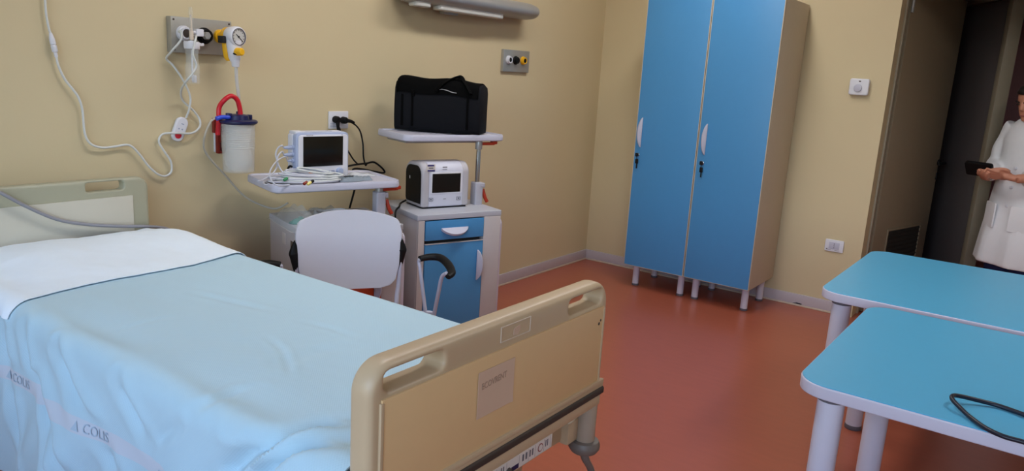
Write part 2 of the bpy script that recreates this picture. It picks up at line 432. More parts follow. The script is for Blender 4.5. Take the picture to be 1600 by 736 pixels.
# warning label plate
mb = MB(FM); LX, LZ = -.02, -.173
mb.box((LX, LZ, .024), (.38, .034, .018), .001)
mb.obj('label_plate', M_beige, bed)
mb = MB(FM)
mb.box((LX, LZ, .0336), (.372, .031, .001), mi=0)
zz = .0345
for i, x in enumerate((-.15, -.125, -.07, -.035, .0, .045, .08, .105, .14, .165)):
    w = (.014, .02, .018, .02, .012, .02, .02, .016, .018, .012)[i]; k = (3, 1, 2, 1, 1, 4, 1, 1, 2, 1)[i]
    if k == 2: mb.cyl((LX+x, LZ, zz-.001), (LX+x, LZ, zz), .010, mi=2, n=16); mb.cyl((LX+x, LZ, zz), (LX+x, LZ, zz+.0005), .0075, mi=0, n=16)
    elif k == 3: mb.prism([(LX+x-.012, LZ-.011), (LX+x+.012, LZ-.011), (LX+x, LZ+.011)], .0006, M=Matrix.Translation((0, 0, zz-.001)), mi=3)
    elif k == 4: mb.box((LX+x, LZ-.009, zz-.0008), (.026, .011, .001), mi=4)
    else:
        for q in (-.3, .3): mb.box((LX+x+q*w, LZ+.002, zz-.0008), (w*.32, .016, .001), mi=1)
    mb.box((LX+x+.0145, LZ, zz-.0008), (.0006, .028, .001), mi=1)
mb.obj('pictogram_label', [M_stick, M_ink, M_dred, M_yel, M_navy], bed)
# corner bumpers
for k, x in enumerate((1.585, .792)):
    sg = 1 if k == 0 else -1
    mb = MB(); y0 = .866
    mb.cyl((x, y0, .575), (x, y0, .700), .0255, bev=.002); mb.obj('bumper_post', M_post, bed)
    mb = MB(); mb.lathe([(0, .552), (.02, .552), (.034, .556), (.0405, .566), (.0405, .575), (.036, .585), (.026, .588), (0, .588)], (x, y0, 0), n=28); mb.obj('bumper_disc', M_disc, bed)
    mb = MB(); mb.tube([(x, y0, .556), (x+.005*sg, y0-.005, .53), (x+.028*sg, y0-.012, .49), (x+.034*sg, y0-.015, .44), (x+.03*sg, y0-.015, .36)], lambda t: .014-.004*math.sin(t*3.1), flat=.8); mb.obj('brake_pedal_arm', M_disc, bed)
# under-frame
mb = MB()
for x in (.84, 1.54): mb.box((x, 1.9, .62), (.05, 2.05, .06), .006)
for y in (.92, 1.6, 2.3, 2.88): mb.box((BCX, y, .62), (.70, .05, .05), .006)
mb.obj('side_frame', M_beige, bed)
mb = MB()
for x in (1.02, 1.36):
    for y in (.95, 2.7): mb.box((x, y, .41), (.075, .05, .40), .006)
    mb.box((x, 1.83, .2), (.06, 1.85, .06), .006)
mb.obj('lift_column', M_beige, bed)
mb = MB()
for y in (.95, 2.7): mb.box((BCX, y, .19), (.72, .06, .06), .006)
mb.obj('base_frame', M_beige, bed)
for x in (.86, 1.52):
    for y in (.95, 2.7):
        mb = MB(); mb.cyl((x-.02, y+.02, .065), (x+.02, y+.02, .065), .065, bev=.008, n=28); mb.box((x, y, .15), (.05, .06, .05), .008); mb.obj('caster', M_rubber, bed)
lv = ony(846, 716, .80); mb = MB(); mb.tube([(1.19, .83, .68), (1.195, .80, .655), (1.20, .785, .60), (1.20, .79, .52)], .010); mb.ball((1.20, .79, .51), .016); mb.obj('release_lever', M_rubber, bed)
# headboard
HY = 2.945
HM = frame3((BCX, HY, .80), (1, 0, 0), (0, 0, 1))
pts = [ony(*p, HY-.02) for p in ((133, 289), (193, 281), (133, 300), (192, 294))]
hs0, hs1 = pts[0].x-BCX, pts[1].x-BCX; hz = (pts[0].z+pts[3].z)/2-.80
slots = [rrect(hs1-hs0, .036, .012, 5, (hs0+hs1)/2, hz), rrect(hs1-hs0, .036, .012, 5, -(hs0+hs1)/2, hz)]
mb = MB(HM); mb.slotted(rrect(fw, .40, .045, 8, 0, .0), slots, .045, .012, .0045, 4, Matrix.Identity(4)); hb = mb.obj('headboard', M_headf, bed, ang=180)
pt = ony(207, 305, HY-.0225)
mb = MB(HM); mb.box((0, (pt.z-.80-.19)/2, .0235), (2*(pt.x-BCX), pt.z-.80+.19, .005), .0015); mb.obj('laminate_panel', M_headp, hb)

# mattress, blanket, sheet ------------------------------------------------
MX0, MX1 = .805, 1.565
mb = MB(); mb.box(((MX0+MX1)/2, 1.90, .7115), (MX1-MX0-.06, 1.98, .120), .035, 4); tag(mb.obj('mattress', M_matt), 'thick mattress under the pale blue blanket on the hospital bed', 'mattress')

ZT = .812; XA, XB = .785, 1.580; RC = .055
path = []
for i in range(60): path.append((XA, .30+(ZT-RC-.30)*i/60))
for i in range(12): a = R(180-90*i/12); path.append((XA+RC+RC*math.cos(a), ZT-RC+RC*math.sin(a)))
for i in range(90): path.append((XA+RC+(XB-XA-2*RC)*i/90, ZT))
for i in range(12): a = R(90-90*i/12); path.append((XB-RC+RC*math.cos(a), ZT-RC+RC*math.sin(a)))
for i in range(28): path.append((XB, ZT-RC-.21*i/27))
path = np.array(path); seglen = np.r_[0, np.cumsum(np.hypot(*np.diff(path, axis=0).T))]
S_EDGE = seglen[60]; S_TOP0 = seglen[72]; S_TOP1 = seglen[162]; S_END = seglen[-1]
def sstep(a, b, x):
    t = min(1, max(0, (x-a)/(b-a))); return t*t*(3-2*t)
def to_st(px, py):
    d = ray(px, py); prev = None
    for k in range(170, 0, -1):        # walk the section from the top towards the left hem
        x, z = path[k]; e = CAMZ+d.z*(x/d.x)-z
        if prev is not None and (e > 0) != (prev > 0): return (seglen[k], d.y*x/d.x)
        prev = e
    q = onz(px, py, ZT); return (S_TOP0+(q.x-(XA+RC)), q.y)
def dist_poly(s, t, poly):
    best = 9; side = 0
    for (a, b), (c, d) in zip(poly[:-1], poly[1:]):
        vx, vy = c-a, d-b; L2 = vx*vx+vy*vy; k = max(0, min(1, ((s-a)*vx+(t-b)*vy)/L2))
        dx, dy = s-(a+k*vx), t-(b+k*vy); dd = math.hypot(dx, dy)
        if dd < best: best = dd; side = 1 if (vx*dy-vy*dx) > 0 else -1
    return best, side
creases = []
for pl, w, dep in (([(340, 755), (360, 736), (385, 712), (412, 693), (445, 677), (500, 664), (545, 660)], .016, .030),
                   ([(385, 765), (418, 736), (440, 718), (470, 704), (505, 698), (535, 700)], .017, .036),
                   ([(295, 642), (330, 622), (372, 606), (400, 600)], .012, .006),
                   ([(362, 664), (364, 652), (374, 638)], .014, .007),
                   ([(36, 512), (49, 572), (75, 610), (109, 670), (124, 700), (140, 745)], .017, .0135),
                   ([(88, 548), (98, 566), (120, 610), (157, 662), (180, 707), (200, 750)], .018, .0145),
                   ([(180, 590), (195, 618), (212, 650), (235, 690)], .016, .010),
                   ([(4, 505), (12, 545), (22, 584), (37, 670), (52, 719)], .018, .014),
                   ([(66, 590), (92, 650), (112, 705), (130, 750)], .015, .010),
                   ([(280, 660), (262, 676), (240, 696)], .012, .006),
                   ([(418, 528), (440, 545), (450, 566), (452, 588)], .008, .0028),
                   ([(440, 566), (500, 545), (545, 540)], .02, .0022),
                   ([(175, 512), (230, 500), (290, 488)], .01, .002),
                   ([(300, 455), (360, 470), (430, 486)], .012, .0025),
                   ([(470, 500), (520, 512), (560, 530)], .01, .002)):
    P = [to_st(*p) for p in pl]; creases.append((P, w, dep, min(p[0] for p in P)-.1, max(p[0] for p in P)+.1, min(p[1] for p in P)-.1, max(p[1] for p in P)+.1))
def surf(s, y, off=0, kind='b'):
    x = np.interp(s, seglen, path[:, 0]); z = np.interp(s, seglen, path[:, 1])
    e = .004; tx = np.interp(s+e, seglen, path[:, 0])-np.interp(s-e, seglen, path[:, 0]); tz = np.interp(s+e, seglen, path[:, 1])-np.interp(s-e, seglen, path[:, 1])
    L = math.hypot(tx, tz) or 1; nx, nz = -tz/L, tx/L
    top = sstep(S_EDGE-.02, S_TOP0+.03, s)*(1-sstep(S_TOP1-.03, S_TOP1+.08, s))
    d = max(0, S_EDGE-s)                       # drop below the left edge
    disp = off
    if d > 0:
        a = sstep(0, .30, d); yy = y-.55*d
        f = .5+.5*math.sin(yy*15+1.1*math.sin(yy*5.3)+.4)
        f2 = .5+.5*math.sin(yy*33+2.0)
        disp += a*(.012+.050*f**2.2+.016*f2**1.5*a)
    dr = max(0, s-S_TOP1-.08)
    disp += .006*math.sin(y*21)*sstep(0, .15, dr)
    # pillow-like rise at the head, soft undulation on top
    hgt = .028*math.exp(-((y-2.60)/.20)**2)*sstep(XA, XA+.25, x)-.016*sstep(2.74, 2.93, y)-.014*sstep(0, .05, y-(2.755-.26*(x-.95)))
    und = .004*mnoise.noise((x*4, y*3, 0))+.0016*mnoise.noise((x*16, y*9, 3))
    soft = -.010*math.exp(-((s-S_TOP0-.03)/.06)**2)*(.5+.5*math.sin(y*11))
    cr = 0
    if True:
        for P, w, dep, s0, s1, t0, t1 in creases:
            if s0 < s < s1 and t0 < y < t1:
                dd, side = dist_poly(s, y, P)
                ea = sstep(0, .07, min(abs(y-P[0][1])+abs(s-P[0][0]), 1)); eb = sstep(0, .09, abs(y-P[-1][1])+abs(s-P[-1][0]))
                wgt = eb*ea if dep > .015 else eb*max(.3, ea)
                if dep > .015:
                    cr += wgt*dep*(-math.exp(-(dd/(1.9*w))**2) if side > 0 else -math.exp(-(dd/(.7*w))**2)+.55*(1-math.exp(-(dd/(.7*w))**2))*math.exp(-(dd/(2.6*w))**2))
                else: cr += wgt*dep*(-math.exp(-(dd/w)**2)+.75*math.exp(-((dd-2.0*w)/(1.1*w))**2)*(1 if side > 0 else .5))
        for yc in (2.12, 1.70, 1.36): cr *= 1-.92*math.exp(-((s-.318)/.045)**4)*math.exp(-((y-yc)/.10)**4)   # stiffer woven hem
        # gathered bulge where the near corner meets the footboard
        cr += .020*math.exp(-((y-.93)/.12)**2)*math.exp(-((s-S_EDGE-.01)/.10)**2)
    if kind == 's': und += sstep(2.20, 2.34, y)*.0034*(mnoise.noise((x*7+2, y*12, 7))+.9)+sstep(2.20, 2.34, y)*.0014*(mnoise.noise((x*22, y*30, 9))+.9)
    disp += cr + (und+soft)*top
    px, pz_ = x+nx*disp, z+nz*disp+hgt*top
    yo = y
    return (px, yo, pz_)
def cloth(name, s0, s1, ds, yfun, ny, m, off=0, kind='b', solid=.004):
    ns = int((s1-s0)/ds); V = []; UV = []; F = []
    for i in range(ns+1):
        s = s0+(s1-s0)*i/ns; ya, yb = yfun(s)
        for j in range(ny+1):
            y = ya+(yb-ya)*j/ny; V.append(surf(s, y, off, kind)); UV.append((s, y))
    for i in range(ns):
        for j in range(ny): a = i*(ny+1)+j; F.append((a, a+1, a+ny+2, a+ny+1))
    mb = MB(); mb.add(V, F); o = mb.obj(name, m, ang=180)
    uv = o.data.uv_layers.new(name='uv')
    for lp in o.data.loops: uv.data[lp.index].uv = UV[lp.vertex_index]
    md = o.modifiers.new('thick', 'SOLIDIFY'); md.thickness = solid; md.offset = -1
    es = o.modifiers.new('split', 'EDGE_SPLIT'); es.split_angle = R(60)
    return o
# blanket material: pale blue waffle weave, one lilac hem band
def blanket_mat():
    m = bpy.data.materials.new('blue_waffle_blanket'); m.use_nodes = True; nt = m.node_tree; N = nt.nodes; L = nt.links
    b = N['Principled BSDF']; b.inputs['Roughness'].default_value = .85; b.inputs['Sheen Weight'].default_value = .15
    uv = N.new('ShaderNodeUVMap'); sx = N.new('ShaderNodeSeparateXYZ'); L.new(uv.outputs['UV'], sx.inputs[0])
    def math_(op, a, b_=None):
        n = N.new('ShaderNodeMath'); n.operation = op
        for i, q in enumerate((a, b_)):
            if q is None: continue
            if isinstance(q, (int, float)): n.inputs[i].default_value = q
            else: L.new(q, n.inputs[i])
        return n.outputs[0]
    k = 2*math.pi/.0062
    wu = math_('SINE', math_('MULTIPLY', sx.outputs[0], k)); wv = math_('SINE', math_('MULTIPLY', sx.outputs[1], k))
    wf = math_('MULTIPLY', wu, wv)
    nz = N.new('ShaderNodeTexNoise'); nz.inputs['Scale'].default_value = 5; L.new(uv.outputs['UV'], nz.inputs['Vector'])
    base = N.new('ShaderNodeMix'); base.data_type = 'RGBA'
    c = lin((174, 204, 219)); base.inputs[6].default_value = tuple(v*.95 for v in c)+(1,); base.inputs[7].default_value = tuple(v*1.04 for v in c)+(1,)
    fac = math_('ADD', math_('MULTIPLY', wf, .07), .5); L.new(fac, base.inputs[0])
    dist = math_('ABSOLUTE', math_('SUBTRACT', sx.outputs[0], BAND_S)); inb = math_('LESS_THAN', dist, BAND_W/2)
    mx = N.new('ShaderNodeMix'); mx.data_type = 'RGBA'; L.new(inb, mx.inputs[0]); L.new(base.outputs[2], mx.inputs[6]); mx.inputs[7].default_value = lin((190, 200, 213))+(1,)
    L.new(mx.outputs[2], b.inputs['Base Color'])
    hgt = math_('MULTIPLY', wf, math_('SUBTRACT', 1.0, inb))
    bp = N.new('ShaderNodeBump'); bp.inputs['Strength'].default_value = .25; bp.inputs['Distance'].default_value = .0006
    L.new(hgt, bp.inputs['Height']); L.new(bp.outputs['Normal'], b.inputs['Normal']); return m
BAND_S, BAND_W = .318, .036
bl = cloth('blanket', 0.0, S_END-.02, .0085, lambda s: (.893+.028*max(1-sstep(S_EDGE-.12, S_EDGE, s), sstep(S_TOP1+.06, S_TOP1+.14, s)), 2.34), 185, blanket_mat())
tag(bl, 'pale blue waffle blanket with lilac hem band draped over the bed', 'blanket')
# woven words on the hem band, following the cloth
def band_text(word, yc, size):
    t = MB(); t.text(word, size, Matrix.Identity(4), ext=0)
    vv = [(-v.x, v.y) for v in t.v]
    out = MB(); out.add([surf(BAND_S+y, yc+x, .0022) for x, y in vv], t.f)
    tri = .012; out.add([surf(BAND_S+y, yc+x, .0022) for x, y in ((.058, -.011), (.084, -.011), (.071, .012))], [(0, 1, 2)])
    return out
M_band = mat('band_lettering', (166, 188, 206), .85)
for yc in (2.12, 1.70, 1.36):
    o = band_text('COLIS', yc, .034).obj('woven_lettering', M_band, bl)
def sheet_y(s):
    # diagonal folded front edge
    f = (s-S_TOP0)/(S_TOP1-S_TOP0); return (2.215+.06*f+.012*math.sin(f*7), 2.89)
sh = cloth('bed_sheet', S_EDGE+.025, S_END-.06, .012, sheet_y, 70, M_sheet, off=.0032, kind='s', solid=.002)
tag(sh, 'white sheet folded back across the head of the blue blanket', 'bed sheet')
mb = MB()   # upper fold of the sheet
def fold_y(s):
    f = (s-S_TOP0)/(S_TOP1-S_TOP0); return (2.195+.06*f+.012*math.sin(f*7), 2.70+.05*f+.02*math.sin(f*9))
o = cloth('turned_fold', S_EDGE+.015, S_END-.07, .012, fold_y, 60, M_sheet, off=.0062, kind='s', solid=.002)
o.parent = sh; o.matrix_parent_inverse = sh.matrix_world.inverted()
# paper note
nm = frame3(((1.073+1.190)/2, .8252, .885), (1, 0, 0), (0, 0, 1))
nt_ = thing('paper_note', 'square handwritten paper note taped to the footboard panel', 'note', ((1.073+1.190)/2, .8245, .837))
V = []; F = []
NZ = .0004
for i in range(9):
    for j in range(7):
        x = -.0585+.117*i/8; y = -.048+.096*j/6; V.append((x, y, NZ+abs(.0003*math.sin(i*.9+j*.6))+(.001 if (i == 8 and j == 0) else 0)))
for i in range(8):
    for j in range(6): a = i*7+j; F.append((a, a+7, a+8, a+1))
mb = MB(nm); mb.add(V, F); o = mb.obj('paper_sheet', M_paper, nt_); md = o.modifiers.new('t', 'SOLIDIFY'); md.thickness = .0006; es = o.modifiers.new('split', 'EDGE_SPLIT'); es.split_angle = R(60)
mb = MB(nm); mb.text('ECOVRENT', .0185, Matrix.Translation((-.008, .018, NZ+.0012)) @ Matrix.Rotation(R(3), 4, 'Z') @ Matrix.Diagonal((.85, 1, 1, 1))); mb.obj('handwriting', M_pen, nt_)
# grey cable over the headboard
pp = [ony(-60, 278, 2.895), ony(-30, 290, 2.895), ony(0, 301, 2.898), ony(40, 322, 2.90), ony(90, 343, 2.90), ony(140, 351, 2.90), ony(190, 353.5, 2.90), ony(232, 354, 2.902), ony(262, 358, 2.94), ony(285, 372, 2.96), ony(300, 410, 2.98)]
mb = MB(); mb.tube(pp, .0065, n=10); tag(mb.obj('grey_cable', M_cordg), 'grey cable trailing across the headboard to the bed corner', 'cable')

# ================================================================== WALL ITEMS (back wall)
def onw(x, y, off=0.0): return ony(x, y, YB-off)
WBM = lambda p: frame3(p, (1, 0, 0), (0, 0, 1))     # local z points into the room (-y)
def outlet(mb_, c, r, mi_ring, mi_in, dep=.03):
    M = WBM(c)
    mb_.lathe([(0, 0), (r, 0), (r, dep*.35), (r*.92, dep*.5), (r*.78, dep*.5), (r*.78, dep), (r*.58, dep), (r*.52, dep*.5), (0, dep*.5)], (0, 0, 0), (0, 0, 1), 24, mi_ring, M)
    mb_.cyl((0, 0, dep*.5), (0, 0, dep*.93), r*.5, mi=mi_in, M=M)
PD = .034
a_, b_ = onw(266.4, 24.7, PD), onw(353.1, 86.7, PD); a2 = onw(361.4, 33.6, PD); zt = a_.z; x0, x1 = a_.x, a2.x; zb = onw(263.5, 81.5, PD).z
gp = thing('gas_outlet_plate', 'wide brushed grey medical gas plate above the suction jar', 'gas outlet', ((x0+x1)/2, YB, zb), group='medical gas plates')
mb = MB(); mb.box(((x0+x1)/2, YB-PD/2, (zt+zb)/2), (x1-x0, PD, zt-zb), .002)
mb.obj('plate', M_plate, gp)
mb = MB()
for x in (x0+.012, x1-.012):
    for z in (zt-.012, zb+.012): mb.cyl((x, YB-PD, z), (x, YB-PD-.002, z), .004, n=10)
mb.obj('screw', M_rubber, gp)
yo = YB-PD
for nm_, px, mi_ in (('white_outlet', (287, 52), M_white), ('black_outlet', (319, 56), M_blk), ('yellow_outlet', (344, 57), M_yel)):
    c = ony(*px, yo-.005); c.y = yo; mb = MB(); outlet(mb, c, (.031 if nm_ == 'white_outlet' else .034 if nm_ == 'black_outlet' else .029), 0, 1, .03); mb.obj(nm_, [mi_, M_rubber], gp)
a_, b_ = onw(787.5, 76.7, .02), onw(826.2, 113.8, .02); x0b, x1b, z1b, z0b = a_.x, onw(827.9, 79.6, .02).x, a_.z, b_.z
gp2 = thing('gas_outlet_plate', 'small square grey gas plate below the bedhead lamp end', 'gas outlet', ((x0b+x1b)/2, YB, z0b), group='medical gas plates')
mb = MB(); mb.box(((x0b+x1b)/2, YB-.01, (z1b+z0b)/2), (x1b-x0b, .02, z1b-z0b), .002); mb.obj('plate', M_plate, gp2)
for nm_, px, mi_ in (('white_outlet', (797, 93.5), M_white), ('black_outlet', (808, 94.5), M_blk), ('yellow_outlet', (819.5, 95), M_yel)):
    c = ony(*px, YB-.035); c.y = YB-.02; mb = MB(); outlet(mb, c, .0275, 0, 1, .022); mb.obj(nm_, [mi_, M_blk], gp2)

# oxygen flowmeter with humidifier bottle
FY = YB-.105
top, mid, bot = ony(297, 11, FY), ony(300, 66, FY), ony(302, 131, FY)
fl = thing('oxygen_flowmeter', 'clear oxygen flowmeter with white-capped humidifier bottle', 'flowmeter', bot)
xf = .5*(top.x+bot.x)
capz = ony(301, 72, FY).z
mb = MB(); mb.lathe([(0, 0), (.0085, 0), (.0085, top.z-mid.z-.01), (.006, top.z-mid.z), (0, top.z-mid.z)], (xf, FY, mid.z), n=18); mb.obj('flow_tube', M_clear, fl)
mb = MB(); mb.cyl((xf, FY, capz), (xf, FY, top.z-.03), .004); mb.ball((xf, FY, mid.z+.05), .006); mb.cyl((xf, FY, mid.z+.01), (xf, FY, mid.z+.045), .0085); mb.obj('flow_scale', M_basecap, fl)
mb = MB(); mb.cyl((xf, FY, capz-.012), (xf, FY, capz+.018), .031, bev=.003); mb.cyl((xf, FY, capz+.018), (xf, FY, mid.z+.006), .014); mb.box((xf+.038, FY, capz+.008), (.03, .012, .012), .003); mb.obj('white_cap', M_white, fl)
mb = MB(); hh = capz-.012-bot.z
mb.lathe([(0, .0), (.026, .0), (.029, .004), (.029, hh*.55), (.025, hh*.6), (.025, hh*.85), (.029, hh), (.027, hh), (.023, hh*.85), (.023, hh*.6), (.0265, hh*.54), (.0265, .006), (0, .004)], (xf, FY, bot.z), n=24); mb.obj('humidifier_bottle', M_clear, fl)
mb = MB(); mb.cyl((xf, FY, bot.z+.012), (xf, FY, capz), .004); mb.cyl((xf+.008, FY, bot.z+.005), (xf+.008, FY, bot.z+.035), .009, bev=.002); mb.obj('diffuser_stem', M_white, fl)
co_ = ony(310, 51, FY+.01)
mb = MB(); mb.box(co_, (.034, .03, .03), .005); mb.cyl((co_.x, co_.y, co_.z), (xf, FY, co_.z), .006); mb.cyl((co_.x+.01, co_.y, co_.z), (co_.x+.012, YB-PD-.02, co_.z), .010); mb.obj('gas_plug', M_white, fl)
mb = MB(); c = ony(325, 56, YB-PD-.055); mb.lathe([(0, 0), (.014, 0), (.017, .004), (.017, .016), (.013, .02), (.013, .024), (0, .024)], (c.x, c.y, c.z), (0, 1, 0), 6); mb.obj('hex_nut', M_metal, fl)

# vacuum regulator
gc = ony(372, 57.5, YB-.155)
vr = thing('vacuum_regulator', 'white and yellow vacuum regulator with round dial gauge', 'vacuum regulator', ony(368, 108, YB-.13))
gx = frame3(gc, (1, .12, 0), (0, 0, 1))
mb = MB(gx)
mb.lathe([(0, -.055), (.030, -.055), (.040, -.045), (.0425, -.02), (.0425, .0), (.039, .006), (.034, .006), (.033, .001), (0, .001)], n=32)
mb.loft([[Vector((cx0+rx*math.cos(a), y, -.02+rz*math.sin(a))) for a in [2*math.pi*k/20 for k in range(20)]] for y, cx0, rx, rz in ((-.015, -.002, .040, .026), (-.04, -.006, .033, .026), (-.065, -.004, .030, .026), (-.088, -.004, .026, .022), (-.104, -.006, .016, .014))])
mb.obj('housing', M_white, vr, ang=60)
mb = MB(gx); mb.lathe([(0, -.078), (.030, -.078), (.038, -.068), (.040, -.045), (0, -.045)], n=28); mb.loft([[Vector((-.010+rx*math.cos(a), y, -.045+rz*math.sin(a))) for a in [2*math.pi*k/18 for k in range(18)]] for y, rx, rz in ((-.02, .034, .022), (-.06, .030, .022), (-.09, .024, .018), (-.102, .014, .010))]); mb.obj('yellow_shell', M_yel, vr)
mb = MB(gx); mb.cyl((0, 0, .002), (0, 0, .003), .0335, n=32); mb.obj('dial_face', mat('dial_grey', (196, 194, 190), .4), vr)
mb = MB(gx)
for k in range(11):
    a = R(225-27*k); mb.box((.027*math.cos(a), .027*math.sin(a), .0036), (.006, .0016, .0008), rot=Matrix.Rotation(a, 4, 'Z'))
mb.box((.004, -.004, .0042), (.044, .003, .001), rot=Matrix.Rotation(R(-40), 4, 'Z')); mb.cyl((0, 0, .003), (0, 0, .006), .004); mb.obj('needle', M_blkm, vr)
mb = MB(gx); mb.lathe([(.034, .001), (.036, .007), (.0335, .008), (.033, .002)], n=32); mb.obj('dial_rim', M_ink, vr)
mb = MB(gx); kc = gx.inverted() @ ony(375, 81, YB-.175)
mb.lathe([(0, -.02), (.016, -.02), (.0175, -.012), (.0165, .012), (.012, .018), (0, .018)], (kc.x, kc.y, .016), n=10); mb.obj('control_knob', M_yel, vr)
mb = MB(gx); mb.cyl((-.022, -.07, -.012), (-.016, -.07, .010), .006); mb.box((-.05, -.015, -.04), (.02, .03, .03), .004); mb.obj('selector', M_blkm, vr)
nb = ony(368, 98, YB-.14)
mb = MB(); mb.cyl((nb.x, nb.y, nb.z-.018), (nb.x, nb.y, nb.z+.02), .0155, .019, bev=.002); mb.cyl((nb.x, nb.y, nb.z+.012), (nb.x, nb.y, nb.z+.035), .021, bev=.003); mb.obj('outlet_nozzle', M_white, vr)
oc = ony(344, 57, yo-.005); mb = MB(); mb.cyl((oc.x, yo-.032, oc.z), (gc.x-.02, gc.y+.07, gc.z), .016, bev=.003); mb.obj('wall_stem', M_yel, vr)
jx0 = ony(372.5, 230, YB-.118).x; j1 = ony(369, 104, YB-.14); j2 = Vector((jx0+.03, YB-.118+.034, ony(373, 193, YB-.118).z+.060))
mb = MB(); mb.tube([j1, j1.lerp(j2, .3)+Vector((-.002, 0, 0)), j1.lerp(j2, .7)+Vector((.002, 0, 0)), j2], .0075); mb.obj('vacuum_tube', M_tubec, vr)

# suction jar
JY = YB-.118
jt, jb = ony(373, 193, JY), ony(372, 268, JY); jr = .5*(ony(396.5, 230, JY).x-ony(350.5, 231, JY).x)
jx = .5*(jt.x+jb.x)
sj = thing('suction_jar', 'clear suction canister with dark blue lid and red looped tube', 'suction jar', (jx, JY, jb.z))
H = jt.z-jb.z
mb = MB(); mb.lathe([(0, 0), (jr*.86, 0), (jr*.9, .004), (jr*.93, H*.5), (jr*.98, H), (jr*.955, H), (jr*.90, H*.5), (jr*.87, .008), (0, .006)], (jx, JY, jb.z), n=36)
for k in range(9): mb.lathe([(jr*.945, 0), (jr*.968, .003), (jr*.945, .006)], (jx, JY, jb.z+H*(.5+.045*k)), n=36)
mb.obj('canister', M_frost, sj)
mb = MB(); mb.lathe([(0, .01), (jr*.5, .01), (jr*.74, .03), (jr*.8, H*.3), (jr*.62, H*.55), (jr*.7, H*.85), (jr*.8, H*.97), (0, H*.97)], (jx, JY, jb.z), n=28); mb.obj('liner', M_liner, sj)
mb = MB(); lz = jb.z+H
mb.lathe([(0, 0), (jr*1.04, 0), (jr*1.12, .006), (jr*1.12, .013), (jr*1.04, .017), (jr*.66, .018), (jr*.60, .036), (jr*.5, .040), (0, .040)], (jx, JY, lz), n=36)
for dx, hgt_ in ((-.045, .046), (.058, .038), (.03, .050)): mb.cyl((jx+dx, JY+(.034 if dx == .03 else 0), lz+.01), (jx+dx, JY+(.034 if dx == .03 else 0), lz+hgt_), .013, bev=.003)
mb.obj('lid', M_navy, sj)
rp = [ony(x, y, JY) for x, y in ((346, 186), (347, 168), (352, 155), (362, 150), (371, 157), (375, 172), (376, 186))]
rp = [Vector((p.x, JY-.0+(.02 if i < 2 else 0), p.z)) for i, p in enumerate(rp)]
mb = MB(); mb.tube([rp[0]+Vector((0, .01, -.07))]+rp, .0105); mb.obj('red_tube', M_red, sj)
mb = MB(); p0, p1 = ony(338, 185.5, JY-.01), ony(356, 183.5, JY-.01); mb.tube([p0, p0.lerp(p1, .5)+Vector((0, 0, .004)), p1, (jx-.045, JY, lz+.03)], .0095); mb.obj('blue_connector', M_bluec, sj)
# thin drainage tube to the plastic bag
tp = [ony(x-(3 if i_ == 0 else 0), y, JY-.01+o_) for i_, (x, y, o_) in enumerate(((338, 185.5, 0), (328, 192, 0), (320, 212, .0), (319, 232, .02), (330, 250, .03), (352, 274, .04), (378, 303, .03), (402, 318, 0), (430, 326, -.05), (450, 330, -.1)))]
tp[-1].z = max(tp[-1].z, .84)
mb = MB(); mb.tube(tp, .0045, n=8); tag(mb.obj('drainage_tube', M_tubeg), 'thin clear drainage tube looping from the jar down the wall', 'tube')
# bracket socket
p0, p1 = onw(334.5, 190, .01), onw(350, 237, .01)
ws = thing('wall_socket', 'white wall box half hidden behind the suction jar', 'socket', ((p0.x+p1.x)/2, YB, p1.z), group='white wall sockets')
mb = MB(); mb.box((p0.x+.05, YB-.006, (p0.z+p1.z)/2), (.10, .012, p0.z-p1.z), .004); mb.obj('cover_plate', M_white, ws)
q = onw(344, 230, .014); mb = MB(); mb.cyl((q.x, YB-.011, q.z), (q.x, YB-.0135, q.z), .006); mb.obj('screw_hole', M_blkm, ws)
jbk = thing('jar_bracket', 'dark red plastic bracket holding the suction jar to the wall', 'bracket', ((p0.x+.035), YB-.02, p1.z+.03))
mb = MB(); q0, q1 = onw(344, 198, .03), onw(344, 222, .03)
mb.box((q0.x, YB-.023, q0.z+.005), (.062, .020, .065), .004); mb.box((q0.x+.006, YB-.023, (q0.z+q1.z)/2-.02), (.042, .020, .13), .004); mb.obj('bracket_body', M_dred, jbk)
mb = MB(); mb.box((q0.x+.01, YB-.026, q1.z-.02), (.03, .022, .04), .004); mb.obj('bracket_clip', mat('maroon_plastic', (70, 16, 14), .4), jbk)

# call cord and handset
def wallpath(pts, off=.018): return [ony(px/2.6275, py/2.6275, YB-(o_[0] if o_ else off)) for px, py, *o_ in pts]
P1 = wallpath([(184, -60), (185, 0), (190, 60), (200, 115), (207, 135)], .016)
P2 = wallpath([(232, 236), (240, 270), (266, 325), (300, 368), (322, 400), (338, 450), (348, 545), (372, 590), (420, 606), (475, 601), (530, 596), (570, 630), (610, 682), (650, 716), (682, 722), (704, 702), (700, 660), (670, 615), (652, 580), (668, 551), (720, 546, .034), (785, 547, .034), (818, 524, .03), (820, 492), (795, 455), (750, 412, .02), (744, 370, .06), (764, 334, .13), (790, 302, .15), (806, 268, .152), (792, 222, .156), (800, 175, .154), (806, 148, .128)])
cc = thing('call_cable', 'white call cord hanging from above and looping along the wall', 'cord', P2[14])
mb = MB(); mb.tube(P1, .0042, n=8); mb.obj('cord', M_cordw, cc); mb = MB(); mb.tube(P2, .0045, n=8); mb.obj('cord', M_cordw, cc)
mb = MB(); c0, c1 = P1[-1], P2[0]
axis = (c1-c0); L_ = axis.length
mb.lathe([(0, 0), (.005, 0), (.0095, .02), (.0105, L_*.45), (.0085, L_*.47), (.0085, L_*.5), (.0105, L_*.52), (.010, L_*.75), (.006, L_*.8), (.006, L_*.94), (.0045, L_), (0, L_)], c0, axis, 16); mb.obj('inline_connector', M_white, cc)
hc = ony(735/2.6275, 530/2.6275, YB-.012)
